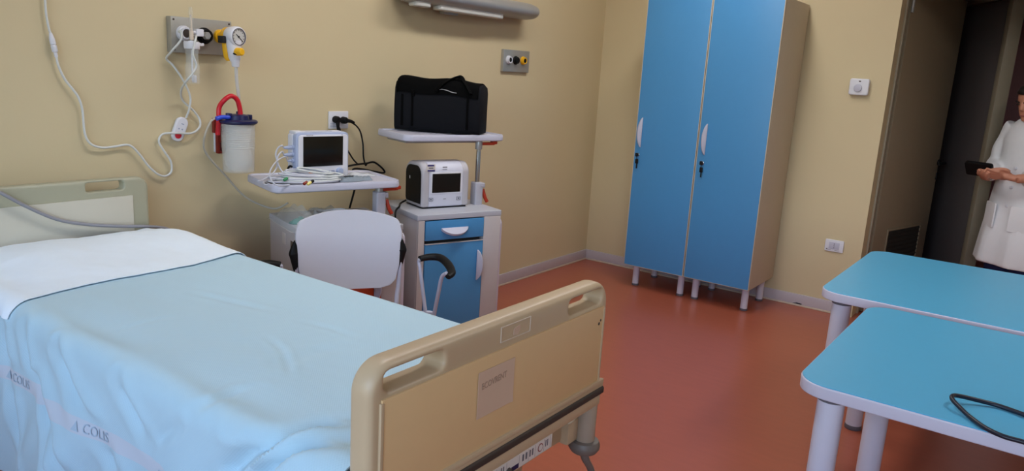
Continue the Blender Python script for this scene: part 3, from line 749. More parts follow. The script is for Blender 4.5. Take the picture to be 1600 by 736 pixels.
hd = thing('call_handset', 'small white nurse call handset with red button', 'call button', (hc.x, YB-.01, hc.z-.04), group=None)
HDM = WBM(hc) @ Matrix.Rotation(R(-22), 4, 'Z')
mb = MB(HDM); mb.prism(rrect(.054, .106, .026, 8), .018, .006, 3, M=Matrix.Translation((0, 0, -.006))); mb.obj('handset_body', M_white, hd)
mb = MB(HDM); mb.cyl((-.002, -.027, .010), (-.002, -.027, .0155), .0145, bev=.002); mb.obj('red_button', mat('red_button', (205, 45, 60), .4), hd)
mb = MB(HDM)
for dx, dy in ((-.008, .0), (.007, .002)): mb.box((dx, dy, .0123), (.006, .006, .001))
mb.box((.001, .024, .0123), (.012, .004, .001)); mb.prism(rrect(.040, .090, .019, 6), .0006, M=Matrix.Translation((0, 0, .0118)), mi=1); mb.obj('key_mark', [M_key, M_white], hd)
P3 = wallpath([(744, 130, .085), (742, 165, .085), (705, 210, .06), (683, 240, .02), (708, 266, .016), (740, 310, .032), (768, 360, .034), (782, 405, .036), (776, 450, .032), (764, 484, .018)])
mb = MB(); mb.tube(P3, .0045, n=8); mb.tube([P3[0], P3[0]+Vector((0, .010, .002)), P3[0]+Vector((.002, .018, .0))], .006); mb.obj('handset_cord', M_cordw, hd)

# socket with two black plugs
p0, p1 = onw(514, 174, .008), onw(543.5, 200.5, .008)
ws2 = thing('wall_socket', 'white double wall socket behind the patient monitor', 'socket', ((p0.x+p1.x)/2, YB, p1.z), group='white wall sockets')
cxs, czs = (p0.x+p1.x)/2, (p0.z+p1.z)/2; hs = p0.z-p1.z
mb = MB(); mb.box((cxs, YB-.006, czs), (p1.x-p0.x, .012, hs), .004); mb.obj('cover_plate', M_white, ws2)
mb = MB()
for k in range(3): mb.box((p0.x+.032, YB-.0125, p1.z+.012+.008*k), (.05, .002, .0018))
mb.obj('printed_mark', M_key, ws2)
def plug(px, path_off, label, downward):
    c = ony(*px, YB-.03); t = thing('power_plug', label, 'plug', (c.x, YB-.02, c.z-.03), group='black mains plugs')
    mb = MB(); mb.lathe([(0, 0), (.0165, 0), (.0185, .006), (.0175, .026), (.012, .036), (0, .037)], (c.x, YB-.012, c.z), (0, -1, 0), 20)
    mb.tube([(c.x, YB-.036, c.z), (c.x+(.0 if downward else .03), YB-.038, c.z-(.03 if downward else .004)), (c.x+(.004 if downward else .06), YB-.036, c.z-(.06 if downward else .012))], lambda t_: .0125-.007*t_)
    mb.obj('plug_body', M_blk, t)
    mb = MB(); mb.tube([(c.x+(.0 if downward else .03), YB-.038, c.z-(.03 if downward else .004))]+path_off, .0042, n=8); mb.obj('plug_cord', M_blk, t)
TZ1 = .955
plug((538.5, 188), [ony(546, 189.5, YB-.035), ony(556, 196, YB-.04), ony(563, 206, YB-.05), ony(567, 225, YB-.06), ony(568, 245, YB-.075), ony(571, 258, YB-.09), Vector((ony(573, 264, YB-.1).x, YB-.1, TZ1+.012))], 'black mains plug whose cord arches out and down onto the tray', False)
plug((526.5, 187), [ony(531, 202, YB-.04), ony(534, 220, YB-.05), ony(545, 238, YB-.06), ony(552, 249, YB-.075), Vector((ony(559, 263, YB-.095).x, YB-.095, TZ1+.012))], 'black mains plug whose cord drops straight behind the patient monitor', True)
ap0 = [Vector((2.44, YB-.22, TZ1+.012)), ony(546, 268, YB-.13), ony(556, 262.5, YB-.11), ony(572, 260.5, YB-.10), ony(586, 263, YB-.10), ony(600, 270, YB-.12), Vector((2.685, YB-.12, .95)), Vector((2.70, YB-.12, .88)), Vector((2.66, YB-.10, .70))]
ap = [Vector((p.x, p.y, max(p.z, TZ1+.014))) if i < 5 else p for i, p in enumerate(ap0)]
mb = MB(); mb.tube(ap, .0052, n=8); tag(mb.obj('black_cable', M_blk), 'black cable arched across the back of the monitor tray', 'cable')

# bedhead lamp
LZc = 1.868; LXR = 4.245; LYc = YB-.092
lp = thing('bedhead_lamp', 'long grey rounded bedhead lamp fixed high on the wall', 'wall lamp', (3.6, YB, 1.80))
def lring(x, k):
    return [(x, LYc+.088*k*math.cos(2*math.pi*i/32), LZc+.052*k*math.sin(2*math.pi*i/32)) for i in range(32)]
rings = []
for x, k in ((3.02, .02), (3.022, .5), (3.035, .82), (3.06, .96), (3.09, 1)): rings.append(lring(x, k))
for x, k in ((4.12, 1), (4.17, .97), (4.21, .87), (4.232, .68), (4.243, .4), (LXR, .02)): rings.append(lring(x, k))
mb = MB(); mb.loft(rings); mb.obj('lamp_body', M_metal, lp)
mb = MB(); mb.prism(rrect(.60, .066, .025, 6), .036, .010, 4, M=frame3((3.575, LYc-.016, LZc-.072), (1, 0, 0), (0, 1, 0))); mb.obj('diffuser', M_frostl, lp)
mb = MB(); mb.prism(rrect(.13, .07, .025, 6), .032, .008, 3, M=frame3((3.15, LYc-.016, LZc-.068), (1, 0, 0), (0, 1, 0))); mb.cyl((3.845, LYc-.012, LZc-.062), (3.845, LYc-.012, LZc-.04), .026); mb.obj('end_cap', M_frostl, lp)
mb = MB(); mb.box((3.46, LYc+.045, LZc-.058), (.13, .035, .05), .006); mb.obj('switch_box', M_plate, lp)
mb = MB(); mb.box((3.6, YB-.012, LZc), (.9, .024, .07), .003); mb.obj('wall_mount', M_plate, lp)

# right wall: thermostat and socket
RWM = lambda p: frame3(p, (0, -1, 0), (0, 0, 1))    # local z into the room (-x)
p0, p1 = onx(1329, 122.5, XR-.03), onx(1355, 149.5, XR-.03)
tc_ = (Vector((XR, (p0.y+p1.y)/2, (p0.z+p1.z)/2))); tw, th_ = p0.y-p1.y, .105
ts = thing('thermostat', 'small white thermostat with round dial beside the doorway', 'thermostat', (XR, tc_.y, tc_.z-.05))
mb = MB(RWM(tc_)); mb.prism(rrect(.118, .105, .014, 5), .032, .008, 3); mb.obj('thermostat_body', M_white, ts)
mb = MB(RWM(tc_)); mb.cyl((-.004, -.006, .031), (-.004, -.006, .042), .024, bev=.003, n=28); mb.box((-.002, .006, .0425), (.003, .014, .001)); mb.obj('dial', M_lilac, ts)
mb = MB(RWM(tc_)); mb.box((.002, .036, .0322), (.013, .007, .001)); mb.obj('indicator_window', M_rubber, ts)
p0, p1 = onx(1290, 374, XR-.008), onx(1317, 394.5, XR-.008); sc_ = Vector((XR, (p0.y+p1.y)/2, (p0.z+p1.z)/2))
ws3 = thing('wall_socket', 'white rectangular wall socket low beside the doorway', 'socket', (XR, sc_.y, sc_.z-.04), group='white wall sockets')
mb = MB(RWM(sc_)); mb.prism(rrect(.119, .080, .007, 4), .011, .003, 2); mb.obj('cover_plate', M_white, ws3)
mb = MB(RWM(sc_))
mb.box((0, 0, .0108), (.068, .048, .002), .0008)
mb.obj('socket_module', M_lilac, ws3)
mb = MB(RWM(sc_))
for y in (-.013, 0, .013): mb.cyl((0, y, .0118), (0, y, .0128), .0035, n=12)
mb.cyl((-.044, -.026, .0105), (-.044, -.026, .0115), .004, n=12); mb.box((-.028, -.029, .0112), (.022, .002, .0006)); mb.box((.02, -.029, .0112), (.03, .0015, .0006)); mb.obj('pin_hole', M_ink, ws3)

# ================================================================== WARDROBES
WX0, WX1, WZb, WZt = 4.832, 5.332, .170, 2.025
def bow_handle(mb_, M, L_, w=.016, h=.026, tilt=R(42)):
    """bow handle: flat-footed arc, local y along handle, z outwards"""
    n = 22; out = [(-L_/2, 0)]
    for k in range(n+1):
        t = -1+2*k/n; out.append((t*L_/2, .004+h*(1-abs(t)**2.2)**.8))
    out.append((L_/2, 0))
    T = Matrix(((0, 0, 1, -w/2), (1, 0, 0, 0), (0, 1, 0, 0), (0, 0, 0, 1)))
    mb_.prism(out, w, .0035, 2, M=M @ Matrix.Rotation(tilt, 4, 'Y') @ T)
def wardrobe(y0, y1, label, hpx, kpx):
    t = thing('wardrobe', label, 'wardrobe', ((WX0+WX1)/2, (y0+y1)/2, 0), group='tall blue wardrobes')
    yc, w = (y0+y1)/2, y1-y0
    mb = MB(); tck = .018
    for y in (y0+tck/2, y1-tck/2): mb.box(((WX0+WX1)/2+.01, y, (WZb+WZt)/2), (WX1-WX0-.02, tck-.001, WZt-WZb), .0015)
    for z in (WZb+tck/2, WZt-tck/2): mb.box(((WX0+WX1)/2+.01, yc, z), (WX1-WX0-.02, w-.002, tck), .0015)
    mb.box((WX1-.006, yc, (WZb+WZt)/2), (.008, w-.002, WZt-WZb), 0)
    mb.obj('carcass', M_carc, t)
    mb = MB(); mb.box((WX0+.010, yc, (WZb+WZt)/2), (.018, w-.014, WZt-WZb-.004), .002)
    d = mb.obj('door', M_bluew, t)
    mb = MB()
    for y in (y0+.0045, y1-.0045): mb.box((WX0+.011, y, (WZb+WZt)/2), (.019, .005, WZt-WZb-.002), .001)
    mb.box((WX0+.011, yc, WZb+.001), (.019, w-.004, .004), .001)
    mb.obj('door_edging', M_carc, d)
    a, b = onx(*hpx[0], WX0-.01), onx(*hpx[1], WX0-.01); c = (a+b)/2
    mb = MB(); bow_handle(mb, RWM((WX0+.001, c.y, c.z)), a.z-b.z+.01, .013, .030, -R(40)); mb.obj('door_handle', M_lilac, d)
    k = onx(*kpx, WX0)
    mb = MB(RWM((WX0, k.y, k.z))); mb.cyl((0, 0, 0), (0, 0, .008), .013, bev=.002); mb.obj('lock', M_chrome, d)
    mb = MB(RWM((WX0, k.y, k.z))); mb.cyl((0, 0, .008), (0, 0, .022), .008); mb.box((0, -.0, .024), (.018, .026, .01), .004)
    mb.box((.004, -.045, .020), (.022, .034, .007), .004); mb.box((.006, -.075, .02), (.008, .04, .003), .001); mb.tube([(0, -.008, .024), (.004, -.02, .026), (.004, -.032, .022)], .0016, n=6); mb.obj('key', M_blk, d)
    for x in (WX0+.115, WX1-.07):
        for y in (y0+.055, y1-.055):
            mb = MB(); mb.cyl((x, y, .014), (x, y, WZb+.004), .0235, n=24); mb.lathe([(0, 0), (.0245, 0), (.0255, .004), (.0255, .012), (.0235, .015), (0, .015)], (x, y, 0), n=24, mi=1); mb.obj('foot', [M_leg, M_ink], t)
    return t
wardrobe(1.985, 2.448, 'tall blue wardrobe standing next to the bare room corner', ((1004, 185), (999, 229)), (997, 241.5))
wardrobe(1.521, 1.984, 'tall blue wardrobe on the doorway side of the pair', ((1104.5, 195), (1100, 241)), (1097.5, 254.5))

# ================================================================== TABLES
TZ = .75
def table(x0, x1, y1, y0, label, legs):
    t = thing('table', label, 'table', ((x0+x1)/2, (y0+y1)/2, 0), group='blue topped tables')
    M = Matrix.Translation(((x0+x1)/2, (y0+y1)/2, TZ-.036))
    o = rrect(x1-x0, y1-y0, .085, 10)
    mb = MB(M); mb.prism(o, .034, .004, 3); tp_ = mb.obj('table_top', M_edge, t)
    mb = MB(M); mb.prism(rrect(x1-x0-.006, y1-y0-.006, .082, 10), .0026, .0008, 1, M=Matrix.Translation((0, 0, .0337))); mb.obj('blue_surface', M_bluet, tp_)
    for (x, y) in legs:
        mb = MB(); mb.cyl((x, y, .02), (x, y, TZ-.046), .0345, n=28); mb.obj('leg', M_leg, t)
        mb = MB(); mb.lathe([(0, 0), (.035, 0), (.036, .004), (.036, .018), (.034, .022), (0, .022)], (x, y, 0), n=28); mb.cyl((x, y, TZ-.05), (x, y, TZ-.034), .036, n=24); mb.obj('leg_fitting', M_ink, t)
ya_leg = .36
table(1.972, 2.905, .474, -1.05, 'nearer blue table with pale rounded edge and black cable', [(2.03, .385), (2.52, .338), (2.03, -.95), (2.83, -.95)])
table(2.962, 3.955, .672, -.85, 'farther blue table standing between the nearer table and the doorway', [(3.02, .59), (3.54, .565), (3.02, -.75), (3.88, -.75)])
cz = TZ+.0075
pp = [onz(1640, 705, cz), onz(1600, 691, cz), onz(1568, 682, cz), onz(1540, 669, cz), onz(1515, 651, cz), onz(1499, 636, cz+.008), onz(1488, 624, cz+.014), onz(1489, 618.5, cz+.014), onz(1500, 619, cz+.012), onz(1530, 626, cz+.005), onz(1560, 634, cz), onz(1600, 648, cz), onz(1640, 664, cz)]
mb = MB(); mb.tube(pp, .0055, n=10); tag(mb.obj('black_cable', mat('black_blue_cord', (20, 24, 40), .4)), 'loop of black cable lying on the nearer blue table', 'cable')

# ================================================================== BEDSIDE CABINETS WITH TRAYS
def locM(o, ang, z=0): return Matrix.Translation((o[0], o[1], z)) @ Matrix.Rotation(R(ang), 4, 'Z')
CH = .78
def cabinet(FL, ang, w, dep, label, frontm, post, tray, zpole, side_stickers=False):
    M = locM(FL, ang); t = thing('bedside_cabinet', label, 'cabinet', M @ Vector((w/2, dep/2, 0)), R(ang), group='bedside cabinets with overbed trays')
    HU = w-.105     # left edge of the post housing
    mb = MB(M); tk = .018; z0, z1 = .09, CH-.028
    mb.box((tk/2+.004, dep/2+.004, (z0+z1)/2), (tk, dep-.012, z1-z0), .0015)
    mb.box((w-tk/2-.004, dep/2+.004, (z0+z1)/2), (tk, dep-.012, z1-z0), .0015)
    mb.box((HU+tk/2, dep/2+.01, (z0+z1)/2), (tk, dep-.03, z1-z0), .0015)
    mb.box((w/2, dep-.008, (z0+z1)/2), (w-.03, .008, z1-z0), 0)
    mb.box((w/2, dep/2+.004, z0+.009), (w-.03, dep-.03, .018), 0)
    mb.box((w/2-.04, dep/2+.004, .62), (w-.13, dep-.05, .014), 0)
    mb.box((.0235, .009, (z0+z1)/2), (.035, .018, z1-z0), .0015)
    mb.box(((HU+w)/2-.002, .009, (z0+z1)/2), (w-HU-.004, .018, z1-z0), .0015)
    mb.obj('carcass', M_cab, t)
    mb = MB(M); mb.box((w/2, dep/2, CH-.014), (w, dep, .028), .004, 3); mb.obj('worktop', mat('cabinet_top_grey', (176, 178, 188), .4), t)
    du0, du1 = .045, HU-.003
    mb = MB(M); mb.box(((du0+du1)/2, .006, .698), (du1-du0, .018, .098), .002); dr = mb.obj('drawer', frontm, t)
    mb = MB(M); bow_handle(mb, frame3(((du0+du1)/2-.005, -.003, .705), (0, 0, 1), (1, 0, 0)) @ Matrix.Rotation(0, 4, 'Z') if False else M_handle((du0+du1)/2-.005, -.003, .705, True), .155, .016, .04); mb.obj('handle', M_lilac, dr)
    mb = MB(M); mb.box(((du0+du1)/2, .006, .365), (du1-du0, .018, .53), .002); dd = mb.obj('door', frontm, t)
    mb = MB(M); mb.box(((du0+du1)/2, .004, .6305), (du1-du0, .02, .003), .0008); mb.obj('door_edging', M_cab, dd)
    mb = MB(M); bow_handle(mb, M_handle(du1-.032, -.003, .50, False), .16, .015, .031); mb.obj('handle', M_lilac, dd)
    mb = MB(M); mb.box((.205, .03, .639), (.33, .02, .016), 0); mb.obj('shadow_gap', M_blkm, t)
    for u in (.05, w-.05):
        for v in (.06, dep-.06):
            mb = MB(M); mb.cyl((u-.015, v, .035), (u+.015, v, .035), .035, n=20, bev=.006); mb.box((u, v, .075), (.04, .04, .03), .004); mb.obj('caster', M_rubber, t)
    mb = MB(M); mb.prism(rrect(dep-.06, .55, .03, 6), .02, .006, 3, M=frame3((w+.002, dep/2-.01, .455), (0, 1, 0), (0, 0, 1))); mb.obj('side_flap', M_edge, t)
    # column and tray
    pu, pv = post
    mb = MB(M); mb.box((pu, pv, .83), (.046, .056, .14), .007, 3); mb.box((pu+.008, pv, .884), (.060, .052, .026), .006, 3); mb.cyl((pu+.012, pv-.03, .885), (pu+.012, pv-.034, .885), .006); mb.obj('column_sleeve', M_sleeve, t)
    mb = MB(M); mb.cyl((pu, pv, .80), (pu, pv, zpole), .0125, n=20); mb.obj('column_pole', M_chrome, t)
    mb = MB(M); mb.tube([(pu+.035, pv-.005, .86), (pu+.045, pv-.012, .82), (pu+.06, pv-.015, .792)], .010, n=8); mb.obj('column_lever', M_lever, t)
    tFL, tang, tw_, td, tz = tray; TM = locM(tFL, tang)
    mb = MB(TM)
    mb.prism(rrect(tw_, td, .045, 8, tw_/2, td/2), .026, .007, 3, M=Matrix.Translation((0, 0, tz-.030)))
    o = rrect(tw_, td, .045, 8, tw_/2, td/2); i_ = rrect(tw_-.03, td-.03, .032, 8, tw_/2, td/2)
    n = len(o); V = [(x, y, tz-.006) for x, y in o]+[(x, y, tz+.003) for x, y in rrect(tw_-.006, td-.006, .043, 8, tw_/2, td/2)]+[(x, y, tz+.003) for x, y in rrect(tw_-.018, td-.018, .038, 8, tw_/2, td/2)]+[(x, y, tz-.006) for x, y in i_]
    F = [(k*n+a, k*n+(a+1) % n, (k+1)*n+(a+1) % n, (k+1)*n+a) for k in range(3) for a in range(n)]
    mb.add(V, F); mb.obj('tray', M_lilac, t)
    ip = (TM.inverted() @ M) @ Vector((pu, pv, 0))
    mb = MB(TM); mb.cyl((ip.x, ip.y, zpole-.025), (ip.x, ip.y, tz-.028), .019, bev=.002); mb.box((tw_*.42, td*.5, tz-.037), (tw_*.72, td*.6, .016), .004); mb.obj('tray_bracket', M_metal, t)
    mb = MB(TM); mb.box((ip.x+.055, ip.y+.0, tz-.046), (.085, .022, .016), .006); mb.box((ip.x+.095, ip.y, tz-.04), (.03, .03, .018), .006); mb.obj('tray_lever', M_lever, t)
    if side_stickers:
        for (u_, z_, wd, ht, m_) in ((.235, .700, .040, .05, M_stick), (.125, .685, .045, .05, M_brown)):
            mb = MB(M); mb.box((.0036, u_, z_), (.0012, wd, ht), .0003); mb.obj('sticker', m_, t)
    return t, M
def M_handle(u, v, z, horiz):
    o = (u, v, z)
    if horiz: return frame3(o, (0, 0, 1), (1, 0, 0)) if frame3(o, (0, 0, 1), (1, 0, 0)).col[2].y < 0 else frame3(o, (0, 0, -1), (1, 0, 0))
    return frame3(o, (1, 0, 0), (0, 0, 1))
TZ2 = 1.15
cab1, C1M = cabinet((2.022, 2.534), -18.8, .478, .43, 'bedside cabinet with orange-red front carrying the patient monitor tray', M_ored, (.448, .20), ((1.985, 2.668), -16.8, .615, .375, TZ1), TZ1-.05, True)
f2, r2 = onz(636, 213, TZ2), onz(787, 212, TZ2); f2b = onz(586, 202, TZ2)
cab2, C2M = cabinet((2.671, 2.477), -19.4, .49, .43, 'blue bedside cabinet with the ventilator on top and black bag on its tray', M_bluew, (.452, .195), ((2.725, 2.622), -18.6, .60, .35, TZ2), TZ2-.05)

# ------------------------------------------------------------------ patient monitor
MM = locM((2.170, 2.749), -9.2, TZ1-.003)
mw, mh, md_ = .266, .213, .12
pm = thing('patient_monitor', 'small white patient monitor with black screen on the tray', 'monitor', MM @ Vector((mw/2, md_/2, 0)), R(-9.2))
XZ = lambda o: frame3(o, (1, 0, 0), (0, 0, 1))
mb = MB(MM); mb.prism(rrect(mw+.004, mh+.002, .022, 6), .032, .006, 3, M=XZ((mw/2, .036, mh/2+.004)));  mb.prism(rrect(mw-.05, mh-.03, .02, 6), .05, .012, 3, M=XZ((mw/2+.004, .082, mh/2+.004))); mb.obj('housing', M_monb, pm)
mb = MB(MM); mb.prism(rrect(mw-.012, mh-.012, .016, 6), .012, .004, 3, M=XZ((mw/2, .009, mh/2))); mb.box((mw/2-.01, .0, .006), (.15, .03, .010), .003); mb.obj('front_bezel', M_white, pm)
mb = MB(MM); mb.box((.028, .05, mh-.002), (.05, .06, .022), .006); mb.box((mw-.05, .045, mh+.002), (.05, .04, .012), .004); mb.box((mw/2-.01, .06, mh+.003), (.14, .02, .008), .003); mb.box((.004, .055, mh*.55), (.02, .04, mh*.85), .006); mb.obj('carry_handle', M_white, pm)
mb = MB(MM); mb.box((mw/2-.003, -.0035, .132), (.204, .003, .135), .001); mb.obj('screen', M_screen, pm)
mb = MB(MM); mb.prism(rrect(.020, .018, .004, 4), .004, .001, 1, M=XZ((.066, -.001, .034))); mb.obj('orange_key', M_orange, pm)
for k in range(5):
    mb = MB(MM); mb.prism(rrect(.010 if k == 0 else .018, .018, .003, 4), .004, .001, 1, M=XZ((.090+.0225*k, -.001, .034))); mb.obj('grey_key', M_key, pm)
mb = MB(MM); mb.lathe([(0, 0), (.0175, 0), (.0165, .012), (.014, .015), (0, .015)], (.214, -.002, .038), (0, -1, 0), 24); mb.obj('rotary_knob', M_monb, pm)
mb = MB(MM)
mb.text('MONITOR', .0075, XZ((.060, -.0036, .2045)), ext=0); mb.text('M8', .0075, XZ((.226, -.0036, .2045)), ext=0); mb.obj('maker_mark', M_ink, pm)
for k, z in enumerate((.150, .118, .090)):
    mb = MB(MM); mb.cyl((.002, .03, z), (-.012, .03, z), .010, n=14); mb.obj('cable_port', M_monb, pm)
mb = MB(MM); mb.box((-.002, .03, .03), (.008, .03, .03), .002); mb.obj('purple_port', M_purp, pm)
mb = MB(MM); mb.tube([(-.004, .04, .062), (-.02, .03, .066), (-.028, .03, .056), (-.027, .03, .040)], .0048, n=8); mb.obj('probe_hook', M_blk, pm)
# cables
def mcable(k, pts, lab):
    z = (.150, .118, .090)[k]; p0 = MM @ Vector((-.0135, .03, z)); yy = p0.y
    t = thing('monitor_cable', lab, 'cable', (p0.x, p0.y, TZ1), group='pale cables plugged into the monitor')
    mb = MB(); L_ = .036 if k < 2 else .018; rr = .0085 if k < 2 else .005
    mb.lathe([(0, 0), (rr, 0), (rr, L_*.3), (rr*.9, L_*.34), (rr, L_*.4), (rr*.9, L_*.6), (rr*.6, L_), (0, L_)], p0, (-1, .1, 0), 14); mb.obj('plug', M_monb, t)
    P = [p0+Vector((-L_, .1*L_, 0))]
    for (x, y, dy) in pts: P.append(ony(x, y, yy+dy))
    for p in P[1:]: p.z = max(p.z, TZ1+.006)
    mb = MB(); mb.tube(P, .0036 if k < 2 else .003, n=8); mb.obj('cord', mat('cable_grey_white', (190, 190, 200), .45), t)
mcable(0, [(440, 227.5, 0), (434, 232, .01), (431, 241, .01), (433, 252, .0), (432, 262, -.01), (425, 272, -.03), (412, 280, -.04), (403, 283, -.05)], 'uppermost pale cable plugged into the monitor side')
mcable(1, [(441, 237, -.005), (435, 243, -.01), (433.5, 252, -.015), (437, 262, -.02), (441, 268, -.03), (447, 271, -.04)], 'middle pale cable plugged into the monitor side')
mcable(2, [(446, 245, -.01), (436, 249, -.02), (428, 257, -.04), (422, 268, -.06), (424, 282, -.1), (436, 291, -.13), (452, 293, -.13)], 'lowest pale cable plugged into the monitor side')
# coil of leads
ec = Vector((2.178, 2.692, TZ1+.006))
el = thing('ecg_lead_coil', 'coil of white lead wires with coloured clips before the monitor', 'lead wires', (ec.x, ec.y, TZ1))
for k in range(8):
    P = []; ru = (.165, .150, .155, .135, .12, .14, .10, .085)[k]; rv = (.056, .050, .044, .046, .036, .03, .03, .025)[k]; dx = (-.015, .01, -.03, .02, -.01, .035, 0, .04)[k]; tl = (.0, .25, -.2, .4, -.3, .15, .5, -.1)[k]
    for i in range(14):
        a = 2*math.pi*i/14; x = ru*math.cos(a); y = rv*math.sin(a)
        xx = x+dx; k9 = .92; up = .014*(1+math.cos(a-2.6+tl))*(.3+.16*k)
        P.append(Vector((ec.x+.92*xx*.95+.2*y, ec.y-.38*xx*.95+.92*y*.62, TZ1+.004+.0046*k+up*.7+random.uniform(0, .003))))
    mb = MB(); mb.tube(P, .0040, n=8, closed=True); mb.obj('lead_wire', M_cordw if k % 2 else mat('cable_grey_white', (190, 190, 200), .45), el)
for px, m_ in (((478, 286), M_dred), ((484, 286.5), M_yelp), ((488, 284), M_blk), ((453, 275.5), M_bluec), ((447, 280), M_greenp)):
    c = onz(*px, TZ1+.022); mb = MB(); mb.cyl(c-Vector((.012, 0, .004)), c+Vector((.008, .002, .004)), .0065, n=12, bev=.002); mb.obj('lead_clip', m_, el)
c0 = onz(432, 286, TZ1)
mb = MB(locM((c0.x, c0.y), -30, TZ1-.0035)); mb.prism(rrect(.11, .06, .006, 3), .004, .001, 1); mb.prism(rrect(.104, .055, .006, 3), .0012, 0, 1, M=Matrix.Translation((.004, 0, .0042)), mi=1)
tag(mb.obj('black_card', [M_white, M_blkm]), 'thin black and white card under the coiled leads', 'card')
# cuff
cf = onz(553, 280.5, TZ1); CFM = locM((cf.x, cf.y), -12, TZ1-.004)
cu_ = thing('pressure_cuff', 'folded grey blood pressure cuff at the tray front edge', 'cuff', (cf.x, cf.y, TZ1-.004), R(-12))
V = []; n_ = 26
prof = [(-.045+.09*i/12, .022*math.sin(math.pi*i/12)**.6+.002) for i in range(13)]
rings = []
for i in range(n_+1):
    x = -.085+.17*i/n_; k = .72+.28*math.sin(math.pi*min(1, i/n_*1.3+.05)); w_ = .0022*math.sin(i*2.1)
    ring = [Vector((x+.006*math.sin(y*60), y*k*1.0, z*k+w_*(z > .004))) for y, z in prof]+[Vector((x, .040*k, 0)), Vector((x, -.040*k, 0))]
    rings.append(ring)
mb = MB(CFM); mb.loft(rings); mb.obj('cuff_fabric', M_cuff, cu_)
mb = MB(CFM); mb.tube([(-.07, .01, .012), (-.095, .012, .008), (-.10, .022, .007), (-.08, .028, .007), (-.04, .03, .007)], .005, n=8); mb.box((-.04, -.02, .024), (.05, .004, .004), .001); mb.obj('cuff_hose', M_blkm, cu_)
sc0 = onz(562, 273, TZ1); SM_ = locM((sc0.x, sc0.y), -25, TZ1-.003)
V = []; F = []; nx, ny = 14, 10
for i in range(nx+1):
    for j in range(ny+1):
        x = -.075+.15*i/nx; y = -.045+.09*j/ny; e = min(i, nx-i, j, ny-j)
        V.append((x, y, .002+.018*min(1, e/3)*(.6+.6*mnoise.noise((x*30, y*30, 1)))))
for i in range(nx):
    for j in range(ny): a = i*(ny+1)+j; F.append((a, a+1, a+ny+2, a+ny+1))
sp_t = thing('plastic_packet', 'crinkled clear plastic packet with printed paper at the tray back', 'packet', (sc0.x, sc0.y, TZ1-.003), R(-25))
mb = MB(SM_); mb.add(V, F); mb.obj('packet_film', clear('packet_film', (220, 226, 234), .62, .2), sp_t)
mb = MB(SM_); mb.box((.0, .0, .005), (.10, .06, .003), .001); mb.box((.03, .012, .0062), (.05, .018, .0012), 0, mi=1); mb.box((-.02, -.014, .0062), (.04, .012, .0012), 0, mi=2); mb.obj('printed_insert', [M_white, M_key, M_basecap], sp_t)

# ------------------------------------------------------------------ ventilator on cabinet
vw, vh, vd = .278, .236, .195
VM = locM((2.803, 2.572), -19, CH)
ve = thing('ventilator', 'pale grey ventilator with dark touch screen on the blue cabinet', 'ventilator', VM @ Vector((vw/2, vd/2, 0)), R(-19))
prof = []
for (v_, z_) in [(0, .012), (.004, .2), (.03, vh), (vd-.05, vh), (vd, vh-.05), (vd, .02), (vd-.02, .004), (.012, .004)]: prof.append((v_, z_))
def roundpoly(P, r, n=5):
    out = []; m = len(P)
    for i in range(m):
        a, b, c = Vector(P[i-1]), Vector(P[i]), Vector(P[(i+1) % m]); rr = min(r, (a-b).length*.45, (c-b).length*.45)
        p, q = b+(a-b).normalized()*rr, b+(c-b).normalized()*rr
        for k in range(n+1):
            t = k/n; out.append(tuple(((1-t)**2*p+2*t*(1-t)*b+t*t*q)))
    return out
side = roundpoly([(0.004, .010), (.006, vh-.035), (.040, vh), (vd-.035, vh-.004), (vd, vh-.04), (vd-.004, .02), (vd-.02, .006), (.02, .006)], .03)
SIDE = lambda u: Matrix(((0, 0, 1, u), (1, 0, 0, 0), (0, 1, 0, 0), (0, 0, 0, 1)))
mb = MB(VM); mb.prism(side, vw-.08, .003, 2, M=SIDE(.04)); mb.obj('housing', M_vent, ve)
mb = MB(VM); mb.prism(side, .046, .018, 5, M=SIDE(.0)); mb.prism(side, .046, .018, 5, M=SIDE(vw-.046)); mb.obj('side_shell', M_vents, ve)
def shrink(P, cx, cy, kx, ky): return [((x-cx)*kx+cx, (y-cy)*ky+cy) for x, y in P]
mb = MB(VM); mb.prism(shrink(side, vd/2, vh/2, .86, .84), .006, .002, 2, M=SIDE(-.0035)); mb.obj('side_panel', M_blk, ve)
mb = MB(VM); mb.prism([(0, 0), (.006, .002), (.007, .016), (.001, .014)], .002, M=SIDE(-.0052) @ Matrix.Translation((.13, .14, 0))); mb.obj('side_mark', M_stick, ve)
fx = lambda z: .0045+.002*(z/vh)
mb = MB(VM); mb.prism(rrect(.186, .112, .006, 4), .0025, .001, 1, M=XZ((.141, fx(.13)-.0002, .132))); mb.obj('screen_surround', M_white, ve)
mb = MB(VM); mb.prism(rrect(.166, .098, .003, 3), .0025, .0008, 1, M=XZ((.139, fx(.13)-.0015, .131))); mb.obj('screen', M_screen, ve)
for u_ in (.052, .214):
    mb = MB(VM)
    for dx, dz, w, h_ in ((0, .008, .022, .0014), (0, -.008, .022, .0014), (-.0105, 0, .0014, .016), (.0105, 0, .0014, .016)): mb.box((u_+dx, fx(.04)-.0014, .048+dz), (w, .002, h_))
    mb.cyl((u_, fx(.04)-.0004, .048), (u_, fx(.04)-.002, .048), .004, n=12); mb.obj('touch_key', M_ink, ve)
mb = MB(VM); mb.box((.045, fx(.21)-.0008, .209), (.05, .002, .038), .0006); mb.box((.045, fx(.21)-.0022, .222), (.037, .001, .0075), mi=1); mb.box((.048, fx(.21)-.0022, .196), (.042, .001, .008), mi=1); mb.obj('asset_sticker', [M_stick, mat('sticker_navy', (52, 52, 110), .5)], ve)
